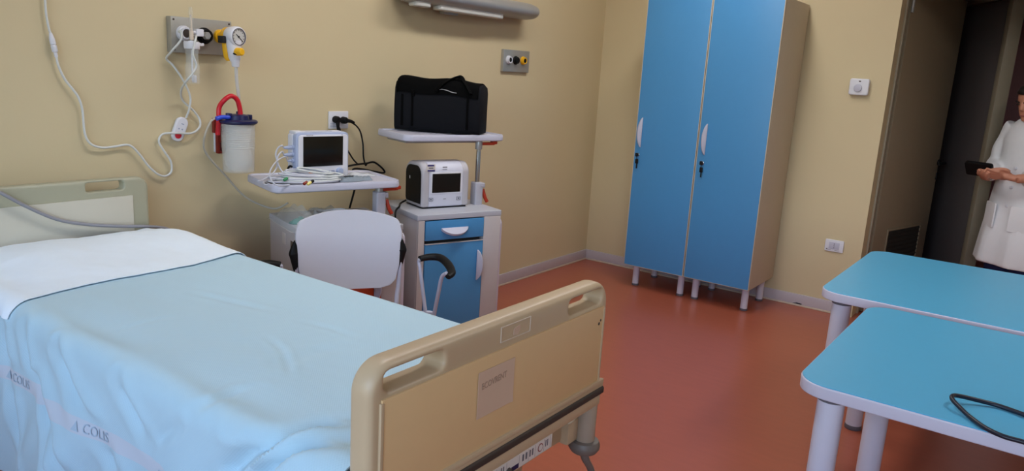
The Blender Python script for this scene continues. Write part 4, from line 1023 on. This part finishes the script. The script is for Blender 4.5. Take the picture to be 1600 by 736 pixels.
mb = MB(VM); mb.text('ASSET', .011, XZ((.046, fx(.21)-.0022, .209)), ext=0) if False else mb.box((.047, fx(.21)-.0022, .209), (.026, .0008, .005)); mb.box((.128, fx(.21)-.0006, .212), (.026, .001, .0045)); mb.box((.128, fx(.21)-.0006, .201), (.026, .001, .002)); mb.box((.132, fx(.05)-.0012, .048), (.016, .001, .0024)); mb.obj('logo_mark', M_ink, ve)
mb = MB(VM); mb.box((vw/2, vd/2+.006, .003), (vw-.02, vd-.02, .006), .001); mb.obj('foot_plate', M_blkm, ve)
pc = [VM @ Vector((.04, vd-.01, .03)), VM @ Vector((-.02, vd-.02, .012)), onz(616, 315.5, CH+.006), onz(612, 325, CH-.05)+Vector((-.02, -.02, 0)), Vector((2.62, 2.64, .62)), Vector((2.63, 2.68, .42))]
pc[3] = Vector((2.66, 2.62, .70)); pc[2] = Vector((2.735, 2.665, CH+.0085)); pc[1] = Vector((2.82, 2.735, CH+.0085))
pc.insert(3, Vector((2.685, 2.64, CH-.008)))
mb = MB(); mb.tube(pc, .005, n=8); mb.obj('power_cord', M_blk, ve)

# ------------------------------------------------------------------ black bag on the upper tray
a = onz(615, 202.5, TZ2); b = onz(748, 212.5, TZ2); bw = (b-a).length; bang = math.degrees(math.atan2(b.y-a.y, b.x-a.x))
BM = locM((a.x, a.y), bang, TZ2+.0035); bdp = .185
n_ = Vector((b.y-a.y, -(b.x-a.x), 0)).normalized()
lt, rt_ = onpl(612, 122, a, n_).z-TZ2, onpl(752, 133, a, n_).z-TZ2
bg = thing('black_bag', 'black soft carry bag with strap handle on the upper tray', 'bag', BM @ Vector((bw/2, bdp/2, 0)), R(bang))
def bagring(u, k=1):
    f = u/bw; H_ = lt+(rt_-lt)*f+.005*math.sin(f*11+1)-.006*sstep(.72, .95, f)-.012*(1-sstep(0, .06, f)); out = []
    yk = .5-.5*k; bul = .010*math.sin(math.pi*f)
    pts = [(.012, 0), (0, .02), (-.004-bul*.5, H_*.3), (-.003-bul, H_*.6), (.004-bul*.3, H_*.86), (.022, H_*.975), (.05, H_+.004), (bdp*.5, H_+.006), (bdp-.05, H_), (bdp-.02, H_*.97), (bdp, H_*.85), (bdp+bul, H_*.5), (bdp, .02), (bdp-.012, 0)]
    return [Vector((u, bdp/2+(y-bdp/2)*k, H_/2+(z-H_/2)*(.5+.5*k) if k < 1 else z)) for y, z in pts]
us = [0, .004, .012, .022]+[.022+(bw-.044)*i/18 for i in range(1, 18)]+[bw-.022, bw-.012, bw-.004, bw]
ks = [.95, .98, .995, 1]+[1]*17+[1, .995, .98, .95]
rings = [bagring(u, k) for u, k in zip(us, ks)]
for r_ in rings: 
    mz = min(v.z for v in r_)
    for v in r_: v.z -= mz
mb = MB(BM); mb.loft(rings); mb.obj('bag_body', M_bagm, bg, ang=60)
# darker upper flap band wraps the top third
V = []; rr_ = []
for u, k in zip(us[2:-2], ks[2:-2]):
    R_ = bagring(u, k); mz = min(v.z for v in R_); top = []
    for v in R_[4:11]: w = v.copy(); w.z += .0035-mz; w.y += -.003 if v.y < bdp/2 else .003; top.append(w)
    p_ = R_[3].lerp(R_[4], .55); p_ = Vector((u, p_.y-.004, p_.z-mz)); q_ = R_[11].lerp(R_[10], .45); q_ = Vector((u, q_.y+.004, q_.z-mz))
    rr_.append([p_]+top+[q_])
mb = MB(BM); mb.loft(rr_, caps=False); o = mb.obj('top_flap', M_bagt, bg, ang=60); md = o.modifiers.new('t', 'SOLIDIFY'); md.thickness = .003; md.offset = 1
mb = MB(BM); H_ = lt+(rt_-lt)*.5
hs_ = [Vector((bw*.50, -.012, H_*.80)), Vector((bw*.55, .0, H_*.93)), Vector((bw*.62, .03, H_+.008)), Vector((bw*.70, .05, H_+.026)), Vector((bw*.745, .055, H_+.028)), Vector((bw*.79, .035, H_+.0)), Vector((bw*.85, .005, H_*.90)), Vector((bw*.90, -.010, H_*.78))]
mb.tube(hs_, .021, n=10, flat=.28); mb.tube([p+Vector((-.02, .07, -.012)) for p in hs_], .019, n=10, flat=.28); mb.obj('strap_handle', M_bagt, bg)
mb = MB(BM); mb.tube([(bw*.50, -.013, H_*.825), (bw*.56, -.012, H_*.845), (bw*.62, -.012, H_*.83), (bw*.68, -.013, H_*.80), (bw*.73, -.012, H_*.79)], .0022, n=6); mb.obj('reflective_piping', mat('silver_piping', (150, 150, 152), .35), bg)
mb = MB(BM)
for f in (.10, .22, .86): mb.box((bw*f, -.010, H_*.40), (.012, .004, H_*.62), .0015)
mb.box((bw*.225, -.013, H_*.74), (.02, .008, .03), .002); mb.box((.006, .03, H_*.74), (.012, .03, .018), .003); mb.obj('webbing', M_bagt, bg)

# ------------------------------------------------------------------ plastic bag and mask on cabinet 1
pb = onz(442, 338, CH+.01); PM_ = C1M
V = []; F = []; nx, ny = 30, 26
for i in range(nx+1):
    for j in range(ny+1):
        u = -.035+.33*i/nx; v = .03+.33*j/ny; e = min(i, nx-i, j, ny-j); k = min(1, e/4)
        V.append((u, v, CH+.009+.032*math.exp(-((u-.055)/.085)**2-((v-.165)/.075)**2)*k+k*(.022+.030*mnoise.noise((u*14, v*14, 5))+.016*mnoise.noise((u*40, v*40, 2)))-(.018 if u < -.008 else 0)))
for i in range(nx):
    for j in range(ny): a_ = i*(ny+1)+j; F.append((a_, a_+1, a_+ny+2, a_+ny+1))
pbt = thing('plastic_bag', 'crumpled clear plastic bag of tubing on the orange-red cabinet', 'plastic bag', PM_ @ Vector((.13, .23, CH)), R(-18.8))
mb = MB(PM_); mb.add(V, F); mb.obj('bag_film', M_film, pbt)
mb = MB(PM_); 
for k in range(4):
    mb.tube([(.215+.075*math.cos(a), .20+(.10-.012*k)*math.sin(a), CH+.012+.007*k+.004*math.sin(3*a)) for a in [2*math.pi*i/14 for i in range(14)]], .006, n=8, closed=True)
mb.obj('coiled_tubing', M_tubec, pbt)
mk = thing('oxygen_mask', 'teal tinted oxygen mask inside the clear plastic bag', 'mask', PM_ @ Vector((.05, .07, CH)), R(-18.8))
mb = MB(PM_); mb.lathe([(.045, .0), (.047, .003), (.040, .008), (.030, .016), (.018, .022), (.009, .023), (.009, .028), (.006, .028), (.006, .022), (.028, .014), (.043, .002)], (.055, .165, CH+.001), n=22, sx=1.1, sy=.75); mb.obj('mask_cup', M_teal, mk)
mb = MB(PM_); mb.tube([(.03, .135, CH+.006), (.06, .118, CH+.006), (.10, .13, CH+.006), (.12, .16, CH+.006)], .004, n=6); mb.obj('mask_strap', M_white, mk)

# ================================================================== CHAIR
CN = Vector((-.519, -.855, 0)).normalized(); CB = CN*-3.175; CUx = Vector((-CN.y, CN.x, 0))
if CUx.x < 0: CUx = -CUx
def onch(px, py, d=0): return onpl(px, py, CB+CN*d, CN)
raw = [(466.6, 345.3), (472, 341.5), (481.5, 338.5), (514, 331.7), (546.7, 329.8), (575, 331), (601, 335), (617, 338.5), (624, 345), (628, 361.6), (627.7, 372.5), (625.5, 376.6), (623, 413), (617, 435), (609, 444.5), (598, 448), (563, 448), (540, 447)]
Pw = [onch(*p) for p in raw]
ccx = .5*((Pw[0]-CB).dot(CUx)+(Pw[8]-CB).dot(CUx)); CM_ = frame3(CB+CUx*ccx, CUx, (0, 0, 1)); CHO = CB+CUx*ccx
zt_, zc2 = Pw[4].z, .5*(Pw[0].z+Pw[8].z); xc = .96*max((p-CHO).dot(CUx) for p in Pw[8:12])
half = [(xc*k/10, zt_-(zt_-zc2)*(k/10)**2.1) for k in range(1, 10)]+[(xc*.975, zc2-.001), (xc*1.005, zc2-.02)]+[((p-CHO).dot(CUx), p.z) for p in Pw[9:16]]
half += [(half[-1][0]-.012, half[-1][1]-.004)]
zb_ = min(q[1] for q in half); ztp = max(q[1] for q in half)
outl = half+[(-x, z) for x, z in reversed(half)]
ch = thing('visitor_chair', 'white plastic visitor chair with black armrests beside the bed', 'chair', (CHO+CN*.25).to_tuple()[:2]+(0,), math.atan2(CUx.y, CUx.x))
sgn = 1 if CM_.col[2].to_3d().dot(CN) > 0 else -1
b_ = bmesh.new(); vs = [b_.verts.new((x, z, 0)) for x, z in outl]; f_ = b_.faces.new(vs)
# dense curved shell: clip a grid by the outline
def inside(x, y, P):
    c = False; n = len(P)
    for i in range(n):
        x1, y1 = P[i]; x2, y2 = P[(i+1) % n]
        if (y1 > y) != (y2 > y) and x < (x2-x1)*(y-y1)/(y2-y1)+x1: c = not c
    return c
b_.free()
mb = MB(CM_)
# rows between bottom and top, half width by interpolation
zs = [zb_+(ztp-zb_)*(1-math.cos(math.pi*i/36))/2 for i in range(37)]
def halfw(z):
    best = 0; P = outl; n = len(P)
    for i in range(n):
        x1, y1 = P[i]; x2, y2 = P[(i+1) % n]
        if (y1-z)*(y2-z) <= 0 and y1 != y2: best = max(best, x1+(x2-x1)*(z-y1)/(y2-y1))
    return best
V = []; F = []; nu = 24
for z in zs:
    zz_ = min(max(z, zb_+.0002), ztp-.0002); hw = halfw(zz_)
    for j in range(nu+1):
        x = -hw+2*hw*j/nu; bow = -.022*(1-(x/.21)**2)+.012*(((z-zb_)/(ztp-zb_))-.5)*-2
        V.append((x, zz_, sgn*bow))
for i in range(len(zs)-1):
    for j in range(nu): a_ = i*(nu+1)+j; F.append((a_, a_+1, a_+nu+2, a_+nu+1))
mb.add(V, F); o = mb.obj('backrest', M_whites, ch, ang=180); md = o.modifiers.new('t', 'SOLIDIFY'); md.thickness = .012; md.offset = 0
bv = o.modifiers.new('b', 'BEVEL'); bv.width = .003; bv.segments = 2
hwm = max(q[0] for q in half)-.001
def cl(x, z, d): return CHO+CUx*x+Vector((0, 0, z))+CN*d
SZ = .425
mb = MB(); rings = []
for i in range(13):
    t = i/12; d = .02+.40*t; hw = .205*(1-.05*t)*(1 if .04 < t < .96 else .93); zc_ = SZ+.012*math.cos(t*3.14)-.03*sstep(.8, 1, t)
    rings.append([cl(x, zc_+.014*(x/.22)**2*2-.0, d) for x in [hw*(-1+2*j/14) for j in range(15)]]+[cl(x, zc_-.016, d) for x in [hw*(1-2*j/14) for j in range(15)]])
mb.loft(rings); mb.obj('seat', M_whites, ch)
for sg in (-1, 1):
    mb = MB(); mb.tube([cl(sg*(hwm-.006), Pw[11].z+.012, -.016), cl(sg*(hwm+.004), Pw[11].z-.035, -.012), cl(sg*(hwm+.002), .68, -.010), cl(sg*(hwm-.008), .60, -.006)], lambda t: .006+.015*math.sin(math.pi*min(1, .05+t*.9)), n=10, flat=1.2); mb.obj('back_upright', M_blk, ch)
    mb = MB(); mb.tube([cl(sg*(hwm-.002), .665, -.004), cl(sg*(hwm-.006), .56, .0), cl(sg*.205, .47, .02), cl(sg*.205, .435, .06), cl(sg*.205, .43, .40)], .0105, n=12); mb.obj('side_tube', M_lilac, ch)
    for d0, d1 in ((.06, -.04), (.40, .46)):
        mb = MB(); mb.cyl(cl(sg*.205, .43, d0), cl(sg*.225, .012, d1), .0115, n=14); mb.cyl(cl(sg*.225, .0, d1), cl(sg*.225, .02, d1), .014, n=14); mb.obj('leg', M_lilac, ch)
# armrests: right one from the photo, left one mirrored
ar = [onz(656, 404.5, .668), onz(672, 401.5, .672), onz(688, 403, .672), onz(700, 413, .662), onz(706, 426, .648), onz(700, 433, .640)]
A0 = ar[0]; A1 = onz(698, 427, .645)
pln = (A1-A0).cross(Vector((0, 0, 1))).normalized()
def tubeline(a, px, py):
    b = onpl(px, py, A0, pln); k = (a.z-.436)/(a.z-b.z); return a+(b-a)*k
b1 = onpl(656, 416, A0, pln); b2 = onpl(689, 437, A0, pln)
tb = [A0+Vector((0, 0, -.002)), A0.lerp(b1, .5)+(A0-A1).normalized()*.006, b1, tubeline(b1, 664, 482)]
tf = [A1, A1.lerp(b2, .45)+(A0-A1).normalized()*.008, b2, tubeline(b2, 679, 488)]
def mir(p): dd = (p-CHO).dot(CUx); return p-CUx*2*dd
for k in (0, 1):
    g = (lambda p: p) if k == 0 else mir
    mb = MB(); mb.tube([g(p) for p in ar], lambda t: .013+.008*math.sin(math.pi*min(1, .15+t*.85)), n=12, flat=.75); mb.obj('armrest_pad', M_blk, ch)
    for tt in (tb, tf):
        mb = MB(); mb.tube([g(p) for p in tt[:3]], .0085, n=12); mb.tube([g(p) for p in tt[2:]], .0085, n=12, smooth=False); mb.obj('armrest_tube', M_lilac, ch)
    mb = MB(); mb.tube([cl((1 if k == 0 else -1)*.205, .432, .12), g(tb[3]), g(tf[3]), cl((1 if k == 0 else -1)*.205, .432, .36)], .0085, n=10); mb.obj('arm_rail', M_lilac, ch)

# ================================================================== PERSON
PB = Vector((5.80, .145, 0)); PF = Vector((-.80, .60, 0)); PX = Vector((.60, .80, 0))    # facing / their right
PMx = Matrix(((PX.x, PF.x, 0, PB.x), (PX.y, PF.y, 0, PB.y), (0, 0, 1, 0), (0, 0, 0, 1)))
ps = thing('person', 'person in a white coat looking down at a phone in the doorway', 'person', PB, math.atan2(PX.y, PX.x))
HT = Matrix.Translation((.045, .06, 1.50)) @ Matrix.Rotation(R(-22), 4, 'X')      # head centre, tipped forward
mb = MB(PMx)
hd_r = []
for i in range(15):   # skull and face from stacked sections (local z up, y forward)
    t = i/14; z = -.115+.225*t
    prof_ = [(.030, .052, .030), (.046, .072, .022), (.055, .084, .014), (.061, .092, .008), (.066, .097, .003), (.069, .098, .0), (.071, .099, -.003), (.073, .100, -.006), (.074, .101, -.008), (.075, .101, -.010), (.074, .099, -.012), (.070, .094, -.014), (.060, .082, -.015), (.042, .060, -.015), (.012, .018, -.015)][i]
    hd_r.append([Vector((prof_[0]*math.cos(a), prof_[2]+prof_[1]*math.sin(a), z)) for a in [2*math.pi*k/24 for k in range(24)]])
mb.loft(hd_r, M=HT)
mb.loft([[Vector((w*math.cos(a), y0+d*math.sin(a), z)) for a in [2*math.pi*k/12 for k in range(12)]] for z, y0, w, d in ((.020, .088, .008, .008), (.0, .096, .010, .010), (-.022, .104, .014, .012), (-.030, .098, .014, .010), (-.036, .09, .008, .008))], M=HT)   # nose
mb.ball((0, .092, -.062), (.024, .010, .008), 12, M=HT)
mb.ball((0, .082, -.092), (.026, .02, .018), 12, M=HT)
for sg in (-1, 1): mb.ball((sg*.076, -.005, -.012), (.010, .018, .030), 12, M=HT)
mb.tube([(0, -.02, 1.30), (0, .0, 1.38), (0, .015, 1.45)], .056, n=14)
mb.loft([[Vector((w*math.cos(a), y0+d*math.sin(a), z)) for a in [2*math.pi*k/20 for k in range(20)]] for z, w, d, y0 in ((.78, .15, .10, 0), (.90, .165, .115, 0), (1.05, .145, .105, .0), (1.20, .165, .115, 0), (1.32, .17, .10, -.01), (1.38, .10, .07, -.01))])
for sg in (-1, 1):
    mb.tube([(sg*.085, 0, .86), (sg*.09, .01, .65), (sg*.092, .015, .48), (sg*.095, .0, .28), (sg*.097, -.015, .10)], lambda t: .082-.042*t, n=14)
    mb.ball((sg*.10, .05, .05), (.045, .12, .04), 14)
SHR, ELR, WRR = Vector((.175, 0, 1.33)), Vector((.245, .015, 1.075)), Vector((.085, .265, 1.025))
SHL, ELL, WRL = Vector((-.175, 0, 1.33)), Vector((-.235, .03, 1.065)), Vector((-.115, .265, 1.03))
for s_, e_, w_ in ((SHR, ELR, WRR), (SHL, ELL, WRL)):
    mb.tube([s_, s_.lerp(e_, .5), e_, e_.lerp(w_, .5), w_], lambda t: .048-.021*t, n=12)
# hands
PH = Vector((.045, .345, 1.045))          # phone centre (local)
def hand(w, palm_c, nrm, fdir, thumb_side, curl):
    f = fdir.normalized(); n = nrm.normalized(); s_ = f.cross(n).normalized()
    mb.tube([w, w.lerp(palm_c, .5), palm_c], lambda t: .026+.004*t, n=10, flat=.8)
    R_ = Matrix(((s_.x, f.x, n.x, 0), (s_.y, f.y, n.y, 0), (s_.z, f.z, n.z, 0), (0, 0, 0, 1)))
    mb.ball(palm_c, (.040, .046, .017), 14, rot=R_)
    for k, (off_, L_) in enumerate(((-.030, .070), (-.010, .080), (.010, .075), (.029, .058))):
        p = palm_c+s_*off_+f*.032; pts = [p]; d = f.copy()
        for q in range(3):
            d = (d*math.cos(curl)+n*math.sin(curl)).normalized(); p = p+d*L_*(.42, .32, .26)[q]; pts.append(p)
        mb.tube(pts, lambda t: .0092-.002*t, n=8, k=4); mb.ball(pts[-1], .0074, 8)
    tp_ = palm_c+s_*thumb_side*.034-f*.02; td = (f*.7+s_*thumb_side*.5+n*.35).normalized()
    pts = [tp_, tp_+td*.03, tp_+td*.03+(f*.75-s_*thumb_side*.25+n*.45)*.032, tp_+td*.03+(f*.7-s_*thumb_side*.4+n*.5)*.056]
    mb.tube(pts, lambda t: .0125-.003*t, n=8, k=4); mb.ball(pts[-1], .009, 8)
hand(WRR, PH+Vector((.02, -.03, -.030)), Vector((-.55, .25, .9)), Vector((-.35, .9, .05)), 1, .62)
hand(WRL, PH+Vector((-.10, -.045, -.005)), Vector((.75, .25, .35)), Vector((.55, .75, -.05)), -1, .55)
mb.remesh(.0055, 2); mb.obj('body', M_skin, ps, ang=180)
# hair cap
mb = MB(PMx); hr = []
for i in range(9):
    t = i/8; z = -.075+.195*t
    pr = [(.070, .080, -.035), (.076, .090, -.032), (.079, .095, -.028), (.080, .098, -.024), (.081, .100, -.020), (.081, .104, -.014), (.075, .103, -.012), (.058, .084, -.012), (.014, .02, -.012)][i]
    hr.append([Vector((pr[0]*math.cos(a), pr[2]+pr[1]*math.sin(a)*(1 if (math.sin(a) < .2 or t > .72) else .45+.2*t), z)) for a in [2*math.pi*k/28 for k in range(28)]])
mb.loft(hr, M=HT); mb.obj('hair', M_hair, ps, ang=180)
mb = MB(PMx)
for sg in (-1, 1): mb.ball((sg*.031, .089, .004), (.013, .006, .0045), 12, M=HT)
mb.obj('eye', M_eye, ps)
mb = MB(PMx)
for sg in (-1, 1): mb.tube([(sg*.014, .096, .019), (sg*.032, .094, .025), (sg*.050, .080, .020)], .0042, n=6, M=HT)
mb.obj('eyebrow', M_hair, ps)
mb = MB(PMx); mb.tube([(-.02, .099, -.063), (0, .104, -.062), (.02, .099, -.063)], .0035, n=6, M=HT); mb.obj('mouth', mat('lip', (150, 80, 75), .5), ps)
# coat
mb = MB(PMx)
secs = ((.46, .262, .190, .01), (.60, .250, .180, .01), (.75, .236, .168, .008), (.90, .222, .158, .005), (1.02, .210, .150, .0), (1.15, .212, .150, 0), (1.25, .218, .146, 0), (1.33, .205, .125, -.005), (1.385, .150, .095, -.01), (1.41, .085, .072, -.01))
rings = []
for z, w, d, y0 in secs:
    k_ = max(0, (1.0-z)/.55)
    rings.append([Vector(((w+.010*k_*math.sin(5*a+1))*math.cos(a), y0+(d+.014*k_*math.sin(7*a))*math.sin(a), z)) for a in [2*math.pi*k/40 for k in range(40)]])
mb.loft(rings)
for s_, e_, w_ in ((SHR, ELR, WRR), (SHL, ELL, WRL)):
    mb.tube([s_+Vector((-.02 if s_.x > 0 else .02, 0, .0)), s_.lerp(e_, .3), s_.lerp(e_, .7), e_+Vector((.012 if s_.x > 0 else -.012, -.012, 0)), e_.lerp(w_, .45), e_.lerp(w_, .86)], lambda t: .080-.030*t+.004*math.sin(t*22), n=16)
mb.remesh(.010, 3); ct = mb.obj('white_coat', M_coat, ps, ang=180)
mb = MB(PMx)
mb.tube([(.06, .06, 1.375), (.088, .0, 1.405), (.06, -.07, 1.425), (0, -.09, 1.43), (-.06, -.07, 1.425), (-.088, 0, 1.405), (-.06, .06, 1.375)], .016, n=10); mb.obj('collar', M_coat, ct)
for z in (1.08, .96, .84, .70):
    y_ = .150+.03*max(0, (1.0-z)); mb = MB(PMx); mb.cyl((.0, y_-.004, z), (.0, y_+.012, z), .010, n=14, bev=.002); mb.obj('button', M_white, ct)
mb = MB(PMx)
for sg in (-1, 1):
    mb.prism(rrect(.125, .16, .012, 4), .010, .003, 2, M=frame3((sg*.108, .163, .77), (1, -.50*sg, 0), (0, 0, 1)) @ Matrix.Translation((0, 0, -.004)))
mb.obj('patch_pocket', M_coat, ct)
mb = MB(PMx)
for sg in (-1, 1): mb.tube([(sg*.085, 0, .72), (sg*.092, .012, .48), (sg*.096, .0, .28), (sg*.098, -.012, .085)], lambda t: .100-.026*t, n=18)
mb.obj('trousers', M_jean, ps)
for sg in (-1, 1):
    mb = MB(PMx); mb.loft([[Vector((sg*.10+w*math.cos(a), y, max(0, z0+h_*math.sin(a)))) for a in [2*math.pi*k/14 for k in range(14)]] for y, w, h_, z0 in ((-.085, .02, .03, .04), (-.07, .040, .055, .05), (0, .047, .06, .055), (.08, .050, .042, .042), (.15, .046, .034, .034), (.185, .024, .022, .024))]); mb.obj('shoe', M_shoe, ps)
mb = MB(PMx); c_ = WRR.lerp(ELR, .12)
mb.lathe([(.036, -.009), (.039, -.007), (.039, .007), (.036, .009)], c_, (ELR-WRR), 18); mb.obj('wristwatch', M_blk, ps)
PHM = PMx @ Matrix.Translation(PH) @ Matrix.Rotation(R(14), 4, 'Z') @ Matrix.Rotation(R(58), 4, 'X')
mb = MB(PHM); mb.prism(rrect(.165, .094, .012, 5, .035, .012), .024, .004, 2); po = mb.obj('phone', M_blk, origin=(PHM @ Vector((.03, 0, 0))).to_tuple())
tag(po, 'black phone held in both hands by the person', 'phone')
mb = MB(PHM); mb.prism(rrect(.140, .070, .008, 4, .035, .01), .001, 0, 1, M=Matrix.Translation((0, 0, .0238))); mb.obj('phone_screen', M_screen, po)

# each separate piece of these parts becomes a part of its own
SPLIT = {'side_shell', 'patch_pocket', 'end_cap', 'base_frame', 'screw', 'selector', 'leg_fitting', 'carry_handle', 'hinge', 'lift_column', 'side_frame',
         'bolt_mark', 'eye', 'eyebrow', 'panel_rim', 'webbing', 'strap_handle', 'lower_rail', 'door_edging', 'plug_body'}
def split_loose(o):
    me = o.data; n = len(me.vertices); par = list(range(n))
    def find(a):
        while par[a] != a: par[a] = par[par[a]]; a = par[a]
        return a
    for e in me.edges:
        a, b = find(e.vertices[0]), find(e.vertices[1])
        if a != b: par[a] = b
    groups = {}
    for p in me.polygons: groups.setdefault(find(p.vertices[0]), []).append(p)
    if len(groups) < 2: return
    base = o.name.split('.')[0]; W = WM[o.name]; first = True
    for polys in groups.values():
        ids = sorted({i for p in polys for i in p.vertices}); mp = {i: k for k, i in enumerate(ids)}
        m2 = bpy.data.meshes.new(base); m2.from_pydata([me.vertices[i].co[:] for i in ids], [], [[mp[i] for i in p.vertices] for p in polys])
        for m in me.materials: m2.materials.append(m)
        for p, q in zip(m2.polygons, polys): p.material_index = q.material_index; p.use_smooth = True
        m2.set_sharp_from_angle(angle=R(38))
        if first: first = False; o.data = m2; continue
        c = bpy.data.objects.new(base, m2); COL.objects.link(c); c.parent = o.parent; WM[c.name] = W
for o in list(bpy.data.objects):
    if o.type == 'MESH' and o.parent and o.name.split('.')[0] in SPLIT: split_loose(o)

# ================================================================== LIGHT
LAMP = 4.1; WINDOW = .27
w = bpy.data.worlds.new('world'); SC.world = w; w.use_nodes = True
nt = w.node_tree; N = nt.nodes; L = nt.links; bg_ = N['Background']
sky = N.new('ShaderNodeTexSky'); sky.sky_type = 'NISHITA'; sky.sun_disc = False; sky.sun_elevation = R(38); sky.sun_rotation = R(60); sky.air_density = 1.0; sky.dust_density = 3.0; sky.ozone_density = 1.0
hs = N.new('ShaderNodeHueSaturation'); hs.inputs['Saturation'].default_value = .82
L.new(sky.outputs['Color'], hs.inputs['Color']); L.new(hs.outputs['Color'], bg_.inputs['Color']); bg_.inputs['Strength'].default_value = WINDOW
pl = bpy.data.lights.new('window_portal', 'AREA'); pl.shape = 'RECTANGLE'; pl.size = WY1-WY0; pl.size_y = WZ1-WZ0
pl.cycles.is_portal = True
po_ = bpy.data.objects.new('window_portal', pl); COL.objects.link(po_)
po_.matrix_world = frame3((XL-.17, (WY0+WY1)/2, (WZ0+WZ1)/2), (0, -1, 0), (0, 0, 1)) if frame3((0, 0, 0), (0, -1, 0), (0, 0, 1)).col[2].x < 0 else frame3((XL-.17, (WY0+WY1)/2, (WZ0+WZ1)/2), (0, 1, 0), (0, 0, 1))

# ceiling lamps of the room (above the frame)
def lamp_mat(strength, col):
    m = bpy.data.materials.new('lamp_glow'); m.use_nodes = True; b = m.node_tree.nodes['Principled BSDF']
    b.inputs['Base Color'].default_value = (.8, .8, .8, 1); b.inputs['Emission Color'].default_value = (*col, 1); b.inputs['Emission Strength'].default_value = strength
    return m
M_glow = lamp_mat(LAMP, (.97, .95, .93))
for (x, y, lab) in ((2.1, 1.75, 'white ceiling light panel over the bed'), (3.9, 1.75, 'white ceiling light panel before the wardrobes'), (3.0, -.8, 'white ceiling light panel over the blue tables')):
    t = thing('ceiling_light', lab, 'ceiling light', (x, y, ZC), group='ceiling light panels')
    mb = MB(); mb.box((x, y, ZC-.02), (1.24, .34, .04), .004); mb.obj('lamp_housing', M_white, t)
    mb = MB(); mb.box((x, y, ZC-.0415), (1.20, .30, .003), 0); mb.obj('lamp_diffuser', M_glow, t)

vs_ = SC.view_settings; vs_.view_transform = 'Standard'; vs_.look = 'None'; vs_.gamma = 1; vs_.use_curve_mapping = False
vs_.exposure = 2.36
cy_ = SC.cycles; cy_.use_denoising = True; cy_.max_bounces = 8; cy_.diffuse_bounces = 5; cy_.glossy_bounces = 3; cy_.transparent_max_bounces = 12; cy_.sample_clamp_indirect = 6; cy_.caustics_reflective = False; cy_.caustics_refractive = False
